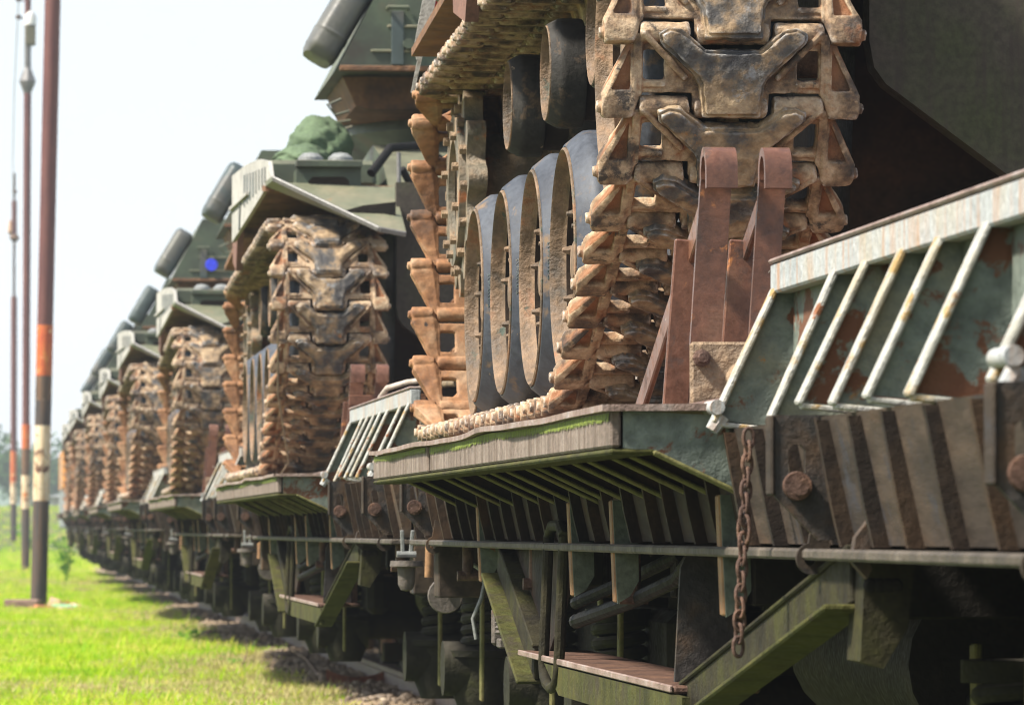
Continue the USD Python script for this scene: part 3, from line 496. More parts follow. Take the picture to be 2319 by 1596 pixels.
    b = MB(); b.prism([(2.55, 1.52), (3.2, 1.50), (3.1, 1.18), (2.75, 1.12), (2.6, 1.3)], 'x', -1.635, -1.60); b.build('hanging_cloth', 'canvas_brown', t)
    # headlight guard with arched opening, two lamp domes behind
    for s in (-1, 1):
        g = Polygon([(-1.455, 1.395), (-1.155, 1.395), (-1.155, 1.485), (-1.455, 1.485)]).difference(Polygon([(-1.40, 1.38), (-1.21, 1.38), (-1.21, 1.425), (-1.23, 1.445), (-1.38, 1.445), (-1.40, 1.425)]))
        if s > 0: g = shapely.affinity.scale(g, -1, 1, origin=(0, 0))
        b = MB(); b.prism(g, 'y', .50, .52); x0, x1 = sorted((s * 1.455, s * 1.155))
        b.box(x0 - .004, x1 + .004, .46, .56, 1.488, 1.52); b.box(x0, x0 + .015, .52, .75, 1.40, 1.485); b.box(x1 - .015, x1, .52, .75, 1.40, 1.485)
        lg = b.build('headlight_guard', 'olive', t); MB().box(x0 + .02, x1 - .02, .60, .62, 1.40, 1.486).build('guard_back', 'grime_shade', lg)  # dark panel added as painted shade behind the arched opening
        for i, xx in enumerate((s * 1.38, s * 1.24)): MB().lathe([(0, .045), (.035, .04), (.058, .02), (.065, -.03), (0, -.03)], (xx, .66, 1.525), 'z', 20).build('lamp_dome', 'grey_metal', lg)
    b = MB(); b.tube([(-1.1, .62, 1.47), (-1.0, .75, 1.60), (-.85, .85, 1.62), (-.7, .9, 1.52), (-.5, .95, 1.5)], .022, 10); b.tube([(-.95, .7, 1.5), (-.9, .75, 1.42), (-.85, .72, 1.33)], .018, 8); b.build('hose', 'black_rubber', t)
    b = MB(); b.cyl((-.98, .48, 1.22), (-.98, .50, 1.56), .010, 8); b.cyl((-.86, .55, 1.32), (-.86, .45, 1.32), .055, 16); b.bar((-1.0, .5, 1.39), (-.7, .5, 1.40), .02, .02); b.build('lamp_bracket', 'galv', t)
    # turret, turned to the rear: bustle overhangs the nose
    b = MB(); rows = []
    for z, r in ((1.64, .90), (1.70, .965), (1.74, 1.0), (1.84, 1.115), (1.90, 1.10), (1.98, 1.05), (2.3, .98), (2.6, .80), (2.62, 0)): rows.append((r, z))
    b.lathe(rows, (0, 3.55, 0), 'z', 56); v = b.v[0]; v[:, 1] = 3.55 + (v[:, 1] - 3.55) * 1.12; b.build('turret', 'olive', t, smooth=25)
    b = MB(); b.prism([(-1.14, 2.05), (-1.075, 1.905), (-1.0, 1.89), (1.0, 1.89), (1.075, 1.905), (1.14, 2.05)], 'y', 2.05, 3.3); b.build('bustle_floor', 'fender_rust', t, smooth=20)
    b = MB(); b.prism([(-1.195, 2.055), (-1.02, 2.39), (-.92, 2.60), (.92, 2.60), (1.02, 2.39), (1.195, 2.055)], 'y', 1.5, 3.5); bu = b.build('turret_bustle', 'olive', t, smooth=20)
    b = MB(); b.box(-1.19, 1.19, 1.485, 1.55, 2.03, 2.055); b.build('bustle_lip', 'fender_rust', bu)
    for zz, w in ((2.12, 1.10), (2.24, 1.02)): MB().box(-w + .06, w, 1.487, 1.5, zz, zz + .014).build('rail_strip', 'olive_pale', bu)
    b = MB(); b.tube([(-.96, 1.49, 2.33), (-.96, 1.45, 2.335), (-.86, 1.45, 2.335), (-.86, 1.49, 2.33)], .010, 8); b.cyl((-.86, 1.50, 2.16), (-.86, 1.44, 2.16), .026, 12); b.build('grab_handle', 'olive', bu)
    b = MB(); b.box(-.94, -.88, 1.484, 1.5, 2.06, 2.32, .002); b.build('shade_strip', 'stowage', bu)
    # tilted stowage canister on the bustle's flank
    ax = np.array([.225, 0, .385]); L = np.linalg.norm(ax); ax /= L; sd = np.array([ax[2], 0, -ax[0]]); c0 = np.array([-1.29, 0, 2.105])
    b = MB(); n = 28; ang = np.arange(n) * 2 * np.pi / n; sq = lambda c: np.sign(c) * np.abs(c) ** .55
    rows = [(0, .0), (0, .80), (.03, .97), (.06, 1.0), (.12, 1.0), (.125, 1.03), (.14, 1.03), (.145, 1.0), (L - .05, 1.0), (L - .02, .95), (L, .78), (L, 0)]
    v = np.concatenate([[c0 + ax * h + sd * (.088 * k * sq(math.cos(a))) + np.array([0, 1.75 + .25 * k * sq(math.sin(a)), 0]) for a in ang] for h, k in rows])
    i, j = np.meshgrid(np.arange(len(rows) - 1), np.arange(n), indexing='ij'); q = np.stack([i * n + j, (i + 1) * n + j, (i + 1) * n + (j + 1) % n, i * n + (j + 1) % n], -1).reshape(-1, 4)
    b.add(v, q); cn = b.build('stowage_canister', 'stowage', t, smooth=40)
    b = MB(); b.tube([c0 + ax * (L - .01) + np.array([.0, 1.75 + .1 * i, .015 * (1 - abs(i))]) for i in (-1, -.5, 0, .5, 1)], .012, 6); b.build('strap', 'canvas_brown', cn)
    b = MB(); b.tube([(-1.13, 2.3, 1.96), (-1.20, 2.3, 1.93), (-1.16, 2.3, 1.88), (-1.09, 2.3, 1.90)], .008, 6); b.tube([(-1.07, 2.5, 1.87), (-1.14, 2.5, 1.86), (-1.12, 2.5, 1.82), (-1.06, 2.5, 1.84)], .007, 6); b.build('lifting_eye', 'olive', t)
    b = MB(); b.cyl((0, 4.6, 2.2), (0, 6.6, 2.12), .075, 16, .06); b.build('gun_barrel', 'olive', t)
    return t

tank_pos = [(2.805, 10.3, 1.193), (2.778, 23.0, 1.193), (2.754, 35.9, 1.20), (2.668, 44.7, 1.23), (2.672, 55.8, 1.24), (2.62, 65.7, 1.25), (2.594, 76.2, 1.26), (2.594, 87.1, 1.27)]
tank_labels = ['nearest tank, cut off by the top of the picture, its muddy track filling the middle',
               'second tank from the camera, turret overhanging its front, a green canvas bag on its fender',
               'third tank, half hidden behind the second, with a dark slanted canister high on its left',
               'fourth tank in the row, with a round blue disc on its turret plate',
               'fifth tank in the row, small and blurred, behind the tank with the blue disc',
               'sixth tank in the row, a small blurred stack of brown track shoes',
               'seventh tank in the row, just before the one with the magenta cloth',
               'last and farthest tank in the row, with magenta cloth on top']
tank = build_tank(tank_labels[0], tank_pos[0])
for p, lb in zip(tank_pos[1:], tank_labels[1:]): copy_of(tank, p, rng.normal(0, .25), lb)

# ------------------------------------------------------------------ wagon (written in the first wagon's place, then moved to its origin)
WO = np.array([2.8, 8.41, .19])
YA, YB, YF = 5.45, 15.2, 13.95        # wagon near end, far end, far end of the lowered side flap; the flap starts at 8.41
def build_wagon(label):
    t = thing('flat_wagon', label, 'railway wagon', WO, 0, 'flat wagons coupled in one train')
    def P(b, name, mat, par=None, **k): return b.build(name, mat, par or t, off=WO, **k)
    P(MB().prism([(1.318, YA), (4.28, YA), (4.28, 8.42), (4.38, 8.42), (4.38, YB), (1.22, YB), (1.22, 8.42), (1.318, 8.42)], 'z', 1.195, 1.228), 'deck', 'oxide', smooth=15)
    # lowered side flap: plate with wavy edge, moss fringe, two fascia boards with a gap, gussets
    ys_ = np.linspace(8.40, 13.98, 70); wob = .006 * (meshkit.noise(np.stack([ys_ * 3.1, 0 * ys_, 0 * ys_], -1), 4) - .5) * 2; wz = .006 * (meshkit.noise(np.stack([ys_ * 1.7, 5 + 0 * ys_, 0 * ys_], -1), 6) - .5) * 2
    v = []
    for y, w, z in zip(ys_, wob, wz): v += [(1.0 - .018 + w, y, 1.203 + z), (1.0 - .018 + w, y, 1.214 + z), (1.218, y, 1.212), (1.218, y, 1.200)]
    f = []
    for i in range(len(ys_) - 1):
        for j in range(4): a, c = i * 4 + j, i * 4 + (j + 1) % 4; f.append((a, c, c + 4, a + 4))
    f += [(0, 3, 2, 1), (len(v) - 4, len(v) - 3, len(v) - 2, len(v) - 1)]
    fl = P(MB().add(v, np.array(f)[:, ::-1]), 'side_flap', 'deck_edge', smooth=25)
    # green fringe under the edge
    b = MB(); k = 0
    for y in np.arange(8.42, 13.9, .011):
        if 12.04 < y < 12.16: continue
        h = .009 + .004 * meshkit.noise(np.array([[y * 3, 0, 0]]), 8)[0] + .007 * rng.random(); zc = 1.200 + np.interp(y, ys_, wz)
        b.add([(.9965, y, zc), (.9965, y + .0125, zc), (.9955, y + .0105, zc - h), (.9955, y + .0015, zc - h * .9)], [(0, 1, 2, 3)])
    P(b, 'moss_fringe', 'green_fringe', fl, smooth=False, kind='stuff')
    for y0, y1 in ((8.415, 12.05), (12.15, 13.95)): P(MB().box(.998, 1.016, y0, y1, 1.138, 1.203), 'fascia_board', 'fascia', fl)
    P(MB().box(.998, 1.075, 8.415, 13.95, 1.126, 1.136), 'bottom_lip', 'moss', fl)
    def gus(y, th_, par, name, m1, first=False):
        poly = [(1.02, 1.20), (1.02, 1.137), (1.075, 1.132), (1.20, 1.072), (1.255, 1.045), (1.30, 1.035), (1.30, 1.185)]
        g = P(MB().prism(poly, 'y', y, y + th_), name, m1, par, smooth=15)
        b = MB(); b.bar((1.07, y + th_ / 2, 1.131), (1.262, y + th_ / 2, 1.040), .034, .008, (0.4, 0, 1))
        P(b, 'gusset_flange', 'moss_edge', t)
        return g
    gus(8.418, .014, fl, 'end_gusset', 'teal_peel')
    for y in (8.75, 9.02, 9.38, 9.66, 10.05, 10.34, 10.50, 10.95, 11.28, 11.62, 12.2, 12.55, 13.2, 13.6): gus(y + rng.normal(0, .02), .010, fl, 'gusset', 'hull_dark')
    # raised side flap: plate, top bar, ribs
    y0, y1 = YA + .1, 8.40
    rf = P(MB().prism([(1.300, 1.16), (1.316, 1.16), (1.316, 1.43), (1.300, 1.43)], 'y', y0, y1), 'raised_flap', 'teal_peel')
    P(MB().box(1.266, 1.300, y0, y1, 1.394, 1.444), 'top_bar', 'bar_paint', rf)
    P(MB().box(1.262, 1.31, y0, y1, 1.4445, 1.452), 'bar_cap', 'deck_edge', rf)
    for k, (y, tip, wd, zt) in enumerate(((8.375, 1.165, .022, 1.178), (7.75, 1.167, .020, 1.172), (7.46, 1.165, .018, 1.186), (7.15, 1.165, .020, 1.178), (6.86, 1.165, .020, 1.180), (6.52, 1.163, .024, 1.174), (5.96, 1.163, .024, 1.176), (5.62, 1.165, .02, 1.178))):
        g = P(MB().prism([(tip + .006, zt + .004), (1.27, 1.400), (1.302, 1.400), (1.302, zt - .008)], 'y', y - .005, y + .005), 'rib', 'teal_peel', rf, smooth=15)
        b = MB(); b.bar((tip, y, zt), (1.270, y, 1.402), wd + .016, .010, (-.9, 0, .4), .003); b.bar((tip + .004, y, zt - .002), (1.30, y, zt - .014), wd + .012, .008, (0, 0, 1), .002)
        P(b, 'rib_flange', 'rib_edge')
    for y in (8.40, 5.9):
        b = MB(); b.cyl((1.170, y - .05, 1.204), (1.170, y + .06, 1.204), .0125, 14); b.cyl((1.163, y - .03, 1.165), (1.180, y - .03, 1.19), .012, 8, .016); P(b, 'hinge_pin', 'bar_paint')
    # side sill with leaning web, stiffeners, bottom flange
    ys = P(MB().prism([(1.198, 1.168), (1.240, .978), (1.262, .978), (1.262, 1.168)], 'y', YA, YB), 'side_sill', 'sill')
    P(MB().box(1.196, 1.36, YA, YB, .955, .972, .004), 'bottom_flange', 'flange', ys)
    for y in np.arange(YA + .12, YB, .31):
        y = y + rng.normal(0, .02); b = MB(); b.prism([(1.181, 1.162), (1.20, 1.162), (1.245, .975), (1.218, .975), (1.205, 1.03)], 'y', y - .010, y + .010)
        P(b, 'stiffener', 'hull_dark', ys, smooth=20)  # rib colour darker than the web: shade of the near faces painted in
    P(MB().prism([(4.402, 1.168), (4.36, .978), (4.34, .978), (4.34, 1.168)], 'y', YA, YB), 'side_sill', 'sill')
    P(MB().box(4.24, 4.404, YA, YB, .955, .972), 'bottom_flange', 'flange')
    # slotted bracket plates with washers
    for y in (5.8, 7.52, 14.72):
        slot = Polygon([(1.160, 1.120), (1.168, 1.128), (1.178, 1.128), (1.186, 1.120), (1.186, 1.085), (1.160, 1.085)])
        pl = Polygon([(1.140, 1.172), (1.235, 1.172), (1.242, .985), (1.205, .985), (1.140, 1.050)]).difference(slot)
        g = P(MB().prism(pl, 'y', y, y + .014), 'slotted_plate', 'slot_plate', smooth=15)
        P(MB().box(1.133, 1.140, y - .004, y + .05, 1.052, 1.172), 'plate_edge', 'sill', g)
        b = MB(); b.lathe([(.0, -.030), (.014, -.030), (.011, -.012), (.021, -.012), (.022, .0), (0, .0)], (1.173, y, 1.066), 'y', 20); P(b, 'bolt', 'rust_dark', g)
    for y in (5.9, 7.62, 14.5):
        b = MB(); b.prism(Point(1.212, .957).buffer(.024, 16).union(Polygon([(1.203, .96), (1.235, .945), (1.245, 1.02), (1.215, 1.03)])).difference(Point(1.209, .955).buffer(.009, 10)), 'y', y, y + .012); P(b, 'hook_plate', 'sill', smooth=20)
    # hanging angle irons under the lowered flap
    for y, zb in ((8.57, .852), (10.12, .853), (10.9, .856), (13.05, .865)):
        b = MB(); b.prism([(1.205, 1.06), (1.255, 1.06), (1.258, zb + .045), (1.240, zb + .015), (1.215, zb)], 'y', y, y + .008); g = P(b, 'hanger_angle', 'teal_plate', smooth=15)
        P(MB().bar((1.206, y + .03, 1.06), (1.2145, y + .03, zb + .002), .045, .007, (1, 0, 0)), 'hanger_leg', 'rust_edge', g)
    for y in (10.2, 11.0):
        a = np.linspace(.3, 3.9, 12); b = MB(); b.tube([(1.27 + .026 * math.cos(q), y - .02, .97 + .030 * math.sin(q) - .03) for q in a], .007, 8); P(b, 'hook', 'slot_plate')
    # fish-belly truss: chord, two diagonals, posts
    b = MB(); b.box(1.20, 1.36, 9.15, 11.9, .704, .718); g = P(b, 'truss_chord', 'rust_dark'); P(MB().box(1.192, 1.199, 9.15, 11.9, .706, .7195, .002), 'chord_edge', 'deck_edge', g)
    b = MB(); b.prism([(9.0, .702), (11.35, .702), (11.05, .640), (9.0, .640)], 'x', 1.196, 1.210); P(b, 'chord_web', 'moss')
    def diag(ya, za, yb, zb, nm, mat):
        d = np.array([0, yb - ya, zb - za]); d /= np.linalg.norm(d); up = np.cross([1, 0, 0], d); up = up if up[2] > 0 else -up
        b = MB(); p, q = np.array([1.232, ya, za]), np.array([1.232, yb, zb])
        b.bar(p + up * -.012, q + up * -.012, .012, .080, up); g = P(b, nm, mat)
        P(MB().bar(p + [.03, 0, 0] + up * .030, q + [.03, 0, 0] + up * .030, .085, .010, up), 'upper_flange', 'moss_shade', g)
        P(MB().bar(p + [-.012, 0, 0] + up * -.058, q + [-.012, 0, 0] + up * -.058, .070, .010, up), 'lower_flange', 'moss', g)
        return g
    diag(9.22, .690, 7.36, .945, 'truss_diagonal', 'moss_shade')
    diag(11.85, .700, 12.75, .945, 'truss_diagonal', 'moss_shade')
    P(MB().prism([(11.85, .71), (12.75, .96), (12.75, .99), (11.3, .99), (11.6, .80)], 'x', 1.26, 1.272), 'truss_gusset', 'hull_dark')
    P(MB().prism([(1.225, .72), (1.236, .93), (1.252, .965), (1.345, .965), (1.335, .72)], 'y', 9.32, 9.335), 'truss_post', 'slot_plate', smooth=15)
    P(MB().box(1.30, 1.36, 9.34, 9.46, .72, .965), 'truss_post', 'oxide')
    # slotted bracket at the top of the near diagonal
    b = MB(); b.prism(Polygon([(1.236, .965), (1.31, .965), (1.298, .86), (1.262, .80), (1.228, .81)]), 'y', 7.28, 7.40); g = P(b, 'sill_bracket', 'moss_shade', smooth=15)
    b = MB()
    for k in range(4): b.lathe([(0, -.006), (.007, -.005), (.011, .0)], (1.243 + k * .0125, 7.28, .92), 'y', 10)
    P(b, 'bracket_studs', 'grime_shade', g)
    b = MB(); b.prism(Polygon([(1.212, .99), (1.235, 1.02), (1.24, .985), (1.226, .965), (1.236, .945), (1.228, .93), (1.206, .955)]), 'y', 7.22, 7.25); P(b, 'lever_arm', 'slot_plate', smooth=20)
    # stirrup loop
    a = []
    for s in np.linspace(0, 1, 7): a.append((1.198, 11.22 + .16 * math.cos(math.pi * (1 + s)), .70 + .05 * math.sin(math.pi * (1 + s))))
    a = [(1.21, 11.06, .985)] + a + [(1.21, 11.38, .985), (1.21, 11.30, 1.01), (1.21, 11.14, 1.01), (1.21, 11.06, .985)]
    P(MB().tube(a, .0125, 10), 'stirrup_step', 'moss_shade')
    b = MB(); b.tube([(1.24, 11.1, .80), (1.30, 10.6, .85), (1.36, 10.3, .90), (1.36, 10.0, .96)], .016, 10); b.tube([(1.24, 11.1, .84), (1.32, 10.7, .90), (1.38, 10.4, .95)], .014, 10); P(b, 'air_hose', 'black_rubber')
    for x, y, zb in ((1.30, 10.55, .86), (1.27, 12.25, .87), (1.36, 9.6, .85), (1.27, 6.0, .88), (1.30, 14.4, .87)):
        b = MB(); b.cyl((x, y, .96), (x, y, zb), .016, 12); b.cyl((x - .030, y, zb), (x + .03, y, zb), .015, 10); P(b, 'hanger_rod', 'rust_dark')
    # corrugated hose with clamp near the far end
    b = MB(); z = np.linspace(.85, .73, 40); b.tube([(1.285, 13.1, q) for q in z], .030 + .003 * np.sin(np.arange(40) * 1.57), 14); g = P(b, 'corrugated_hose', 'bogie_grey')
    b = MB(); b.box(1.25, 1.335, 13.16, 13.18, .70, .80, .012); b.box(1.262, 1.285, 13.08, 13.16, .695, .72); P(b, 'hose_clamp', 'bogie_grey', g)
    # plug weight on straps, tilted disc, rust pipe at the coupling
    b = MB(); b.lathe([(0, .045), (.05, .045), (.052, .028), (.028, .024), (.026, -.028), (.018, -.045), (0, -.05)], (1.23, 15.75, .86), 'z', 24); g = P(b, 'end_plug', 'bogie_grey')
    b = MB(); b.bar((1.216, 15.75, 1.0), (1.219, 15.75, .92), .012, .006, (0, 1, 0)); b.bar((1.25, 15.75, 1.0), (1.242, 15.75, .92), .012, .006, (0, 1, 0)); b.cyl((1.20, 15.75, .925), (1.26, 15.75, .925), .010, 8); P(b, 'strap', 'grey_metal', g)
    b = MB(); b.cyl((1.29, 15.6, .97), (1.287, 15.6, .855), .013, 12); P(b, 'rusty_pipe', 'rust_edge')
    b = MB(); b.lathe([(0, -.012), (.052, -.012), (.055, 0), (.052, .012), (0, .012)], (1.33, 15.5, .80), 'y', 24); b.bar((1.325, 15.48, .99), (1.333, 15.48, .80), .012, .01, (0, 1, 0)); P(b, 'brake_disc', 'bogie_grey')
    b = MB(); b.tube([(1.36, 14.9, .90), (1.40, 14.9, .87), (1.385, 14.9, .80), (1.36, 14.9, .74), (1.37, 14.9, .68)], .006, 8); P(b, 'thin_pipe', 'grey_metal')
    # end beams, centre sill, cross bearers: the dark underframe
    for y in (YA, YB - .16): P(MB().box(1.27, 4.33, y, y + .16, .80, 1.16), 'end_beam', 'sill')
    P(MB().box(2.45, 3.15, YA, YB, .66, 1.16), 'centre_sill', 'grime_shade')
    for y in (7.9, 9.3, 10.4, 11.6, 12.7): P(MB().box(1.37, 4.2, y, y + .1, .86, 1.16), 'cross_bearer', 'grime_shade')
    b = MB(); b.cyl((1.9, 9.7, .74), (1.9, 11.2, .74), .17, 20); P(b, 'air_reservoir', 'grime_shade')
    b = MB(); b.bar((1.6, 7.9, .62), (2.3, 12.6, .74), .05, .03); b.bar((3.4, 7.0, .55), (3.6, 13.2, .60), .05, .03); b.bar((1.7, 12.6, .45), (3.9, 12.75, .45), .08, .08); P(b, 'brake_rigging', 'grime_shade')
    P(MB().box(4.20, 4.36, 9.0, 12.0, .64, .72), 'truss_chord', 'moss_shade')
    P(MB().box(3.2, 4.2, 8.8, 12.2, .50, .95), 'battery_box', 'grime_shade')
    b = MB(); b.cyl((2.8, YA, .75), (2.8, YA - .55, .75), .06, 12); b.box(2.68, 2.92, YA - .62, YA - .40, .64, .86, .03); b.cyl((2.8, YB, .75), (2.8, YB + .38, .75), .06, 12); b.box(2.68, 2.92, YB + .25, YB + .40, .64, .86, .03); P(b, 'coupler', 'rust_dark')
    # bogies
    for yc in (6.95, 13.7):
        bf = P(MB().box(1.62, 1.72, yc - 1.25, yc + 1.25, .62, .80, .03).box(3.88, 3.98, yc - 1.25, yc + 1.25, .62, .80, .03).box(1.7, 3.9, yc - .2, yc + .2, .52, .78, .03), 'bogie_frame', 'grime_shade')
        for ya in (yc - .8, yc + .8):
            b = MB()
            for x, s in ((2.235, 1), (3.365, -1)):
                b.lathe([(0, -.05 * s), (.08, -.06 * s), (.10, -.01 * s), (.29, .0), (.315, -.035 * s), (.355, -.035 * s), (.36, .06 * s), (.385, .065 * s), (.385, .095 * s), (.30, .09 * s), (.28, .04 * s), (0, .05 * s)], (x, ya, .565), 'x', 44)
            b.cyl((1.5, ya, .565), (4.1, ya, .565), .065, 14); P(b, 'wheelset', 'grime_shade')
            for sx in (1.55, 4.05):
                ax_ = P(MB().lathe([(0, -.16), (.07, -.16), (.095, -.10), (.10, .0), (.105, .025), (.13, .03), (.13, .05), (0, .05)], (sx, ya, .56), 'z', 24).cyl((sx - .13, ya, .55), (sx + .1, ya, .55), .09, 18), 'axle_box', 'grime_moss_shade')
                if sx < 2:
                    b = MB()
                    for dy in (-.02,):
                        q = np.linspace(0, 4.0 * 2 * math.pi, 70); b.tube(np.stack([sx + .058 * np.cos(q), ya + dy + .058 * np.sin(q), .62 + .145 * q / q[-1]], -1), .016, 8)
                    b.cyl((sx, ya, .765), (sx, ya, .80), .085, 18); P(b, 'coil_spring', 'grime_moss_shade', ax_)
                    P(MB().bar((sx - .02, ya - .22, .82), (sx - .02, ya - .2, .45), .05, .012, (1, 0, 0)).bar((sx - .02, ya + .22, .82), (sx - .02, ya + .2, .45), .05, .012, (1, 0, 0)), 'guide_strap', 'moss_edge', ax_)
            P(MB().box(2.05, 2.13, ya - .45, ya - .38, .30, .75, .02), 'brake_block', 'rust_dark')
    return t
wagon_y = [8.41, 18.80, 30.6, 42.1, 53.6, 65.0, 76.2, 87.3]
wagon_x = [2.8, 2.79, 2.79, 2.72, 2.72, 2.68, 2.66, 2.66]
wl = ['nearest flat wagon, its raised ribbed side flap and mossy truss at the right edge', 'second flat wagon, two steel cables looped over its raised side flap', 'third flat wagon, with a pale blue ribbed flap beside the muddy track',
      'fourth flat wagon, blurred, under the tank with the blue disc', 'fifth flat wagon, small and blurred, its green edge showing below the fifth tank', 'sixth flat wagon, a small dark mass low in the row', 'seventh flat wagon, next to last before the orange van', 'last flat wagon, farthest, coupled next to the orange van']
wagon = build_wagon(wl[0])
for i in range(1, 8): copy_of(wagon, (wagon_x[i], wagon_y[i], WO[2] + tank_pos[i][2] - 1.193), 0, wl[i])

# ------------------------------------------------------------------ stop brackets: A-frames with hooked tops bolted to the deck in front of the track
def stop_bracket(label, loc, cross=False):
    t = thing('stop_bracket', label, 'stop bracket', loc, 0, 'rust red stop brackets in front of the tank tracks')
    for k, (x, w) in enumerate(((-.045, .058), (.060, .050))):
        dx = -.034 if k == 0 else .03
        a = np.linspace(-.25, math.pi * 1.02, 12); path = [(x + dx * .0, 0, .15), (x + .02, .0, .455)]
        curl = [(x + .02, -.038 + .038 * math.cos(q), .465 + .040 * math.sin(q)) for q in a] + [(x + .02, -.077, .435)]
        pts = np.array(path + curl); v = []
        for i, p in enumerate(pts):
            tn = pts[min(i + 1, len(pts) - 1)] - pts[max(i - 1, 0)]; tn /= np.linalg.norm(tn); nr = np.cross([1, 0, 0], tn)
            for sx, sn in ((-1, -1), (1, -1), (1, 1), (-1, 1)): v.append(p + [sx * w / 2, 0, 0] + nr * sn * .008)
        f = []
        for i in range(len(pts) - 1):
            for j in range(4): c, d = i * 4 + j, i * 4 + (j + 1) % 4; f.append((c, d, d + 4, c + 4))
        n = len(v); f += [(3, 2, 1, 0), (n - 4, n - 3, n - 2, n - 1)]
        MB().add(v, f).build('hooked_upright', 'oxide', t, smooth=30)
        b = MB(); b.bar((x + .012 + .008, .02, .46), (x - .01, .95, .03), .012, .05 if k == 0 else .04, (0, .4, 1)); b.build('brace', 'oxide', t)
        b = MB(); b.bar((x - .02, .28, .03), (x + .005, .28, .36), .05, .014, (0, 1, 0)); b.build('rear_upright', 'oxide', t)
        if k == 0: MB().bar((x - .008, .02, .02), (x - .008, .95, .02), .012, .04, (0, 0, 1)).build('base_bar', 'oxide', t)
    pl = MB().box(-.075, .075, -.022, .0, .0, .155, .005).build('base_plate', 'mud_plate', t)
    for x, z in ((-.055, .125), (-.058, .028), (.05, .12), (.05, .03)):
        b = MB(); b.lathe([(0, -.03), (.009, -.03), (.010, -.014), (.016, -.012), (.017, .0), (0, 0)], (x, -.022, z), 'y', 8); b.build('bolt', 'rust_dark', pl)
    MB().lathe([(0, -.03), (.04, -.024), (.05, 0)], (.035, -.02, .075), 'y', 18).build('mud_clod', 'mud_plate', pl)
    if cross: MB().bar((-.06, -.012, .36), (.09, -.012, .36), .012, .045, (0, 0, 1)).build('cross_strap', 'oxide', t)
    return t
sb = stop_bracket('pair of rust red hooked flat bars standing against the nearest muddy track', (1.325, 9.3, 1.192))
stop_bracket('rust red hooked bars joined by a cross strap, in front of the second tank', (1.50, 21.6, 1.192), True)
copy_of(sb, (1.40, 34.4, 1.20), 0, 'slim rust red bracket below the third tank, beside the pale blue flap')

# ------------------------------------------------------------------ chain
ch = thing('chain', 'rusty chain hanging from the nearest wagon in front of the mossy diagonal', 'chain', (1.152, 7.93, .80))
NL = 17
for k in range(NL):
    z = .345 - k * .0205; x = .008 - .018 * k / NL; rot = (k % 2) * math.pi / 2 + .35 + rng.normal(0, .12); big = 1.5 if k == 7 else 1.0
    q = np.linspace(0, 2 * math.pi, 17)[:-1]; u = .0085 * big * np.sign(np.cos(q)) * np.abs(np.cos(q)) ** .8; w = .0155 * big * np.sin(q)
    p = np.stack([x + u * math.cos(rot), u * math.sin(rot), z + w], -1); p = np.vstack([p, p[:2]])
    MB().tube(p, .0032, 7, False).build('link', 'rust_dark', ch)

# ------------------------------------------------------------------ cables on the second wagon's flap
MB().tube([(1.34, 17.6, 1.38), (1.30, 17.6, 1.425), (1.283, 17.6, 1.46), (1.30, 17.5, 1.49), (1.36, 17.4, 1.507), (1.44, 17.2, 1.515), (1.52, 17.0, 1.50)], .010, 10).build('steel_cable', 'cable', label='pale twisted steel cable looped over the raised flap of the second wagon', cat='cable', group=None)
MB().tube([(1.40, 17.1, 1.36), (1.345, 17.1, 1.38), (1.325, 17.1, 1.42), (1.34, 17.0, 1.46), (1.39, 16.9, 1.48), (1.47, 16.7, 1.485)], .012, 10).build('steel_cable', 'cable_dark', label='dark brown steel cable right of the pale cable on the second wagon', cat='cable')
MB().tube([(1.18, 22.4, 1.95), (1.185, 22.5, 1.6), (1.24, 22.6, 1.3), (1.20, 22.9, 1.22)], .005, 6).build('tie_wire', 'cable_dark', label='thin wire hanging down the left side of the second tank track', cat='wire')

# ------------------------------------------------------------------ loads and cloths on the tanks
def lump(name, mat, c, r, label, cat, seed, amp=.35, flat=.0, group=None):
    s = trimesh.creation.icosphere(4); v = np.array(s.vertices); d = meshkit.fbm(v * 1.7 + seed * 3.3, 4, seed) - .5
    fold = np.abs(np.sin((v[:, 0] * 3 + v[:, 2] * 5 + v[:, 1] * 2 + 3 * meshkit.noise(v * 2, seed + 5)) * 1.3)) ** .6 * .06
    d2 = np.abs(meshkit.noise(v * 3.2 + seed, seed + 9) - .5) * .12
    v = v * (1 + d * amp - fold - d2)[:, None]; v[:, 2] = np.maximum(v[:, 2], -.55)
    b = MB(); b.add(v * np.asarray(r) + [0, 0, .55 * r[2]], np.array(s.faces)); 
    t = thing(name, label, cat, c, 0, group); b.build(cat.split()[-1] + '_folds', mat, t, smooth=True); return t
T2 = tank_pos[1]
lump('canvas_bag', 'canvas_green', (T2[0] - 1.36, T2[1] + 1.70, T2[2] + 1.55), (.15, .30, .09), 'folded green canvas bag on the fender of the second tank', 'canvas bag', 3, .35)
lump('canvas_cover', 'canvas_green', (T2[0] - 1.26, T2[1] + 1.95, T2[2] + 1.56), (.17, .32, .19), 'taller green canvas cover right behind the folded green bag', 'canvas cover', 12, .3)
T4 = tank_pos[3]; lump('tarpaulin', 'pink_white', (T4[0] - .86, T4[1] + .85, T4[2] + 1.74), (.17, .3, .10), 'crumpled pinkish white tarpaulin on the tank with the blue disc', 'tarpaulin', 5, .6)
T6 = tank_pos[5]; lump('tarpaulin', 'canvas_white', (T6[0] - 1.25, T6[1] + .8, T6[2] + 1.56), (.14, .3, .09), 'greyish white tarpaulin bundle on the sixth tank', 'tarpaulin', 6, .6)
T7 = tank_pos[6]; lump('tarpaulin', 'canvas_white', (T7[0] - 1.30, T7[1] + .6, T7[2] + 1.50), (.11, .25, .12), 'tall white cloth bundle on the seventh tank', 'tarpaulin', 7, .6)
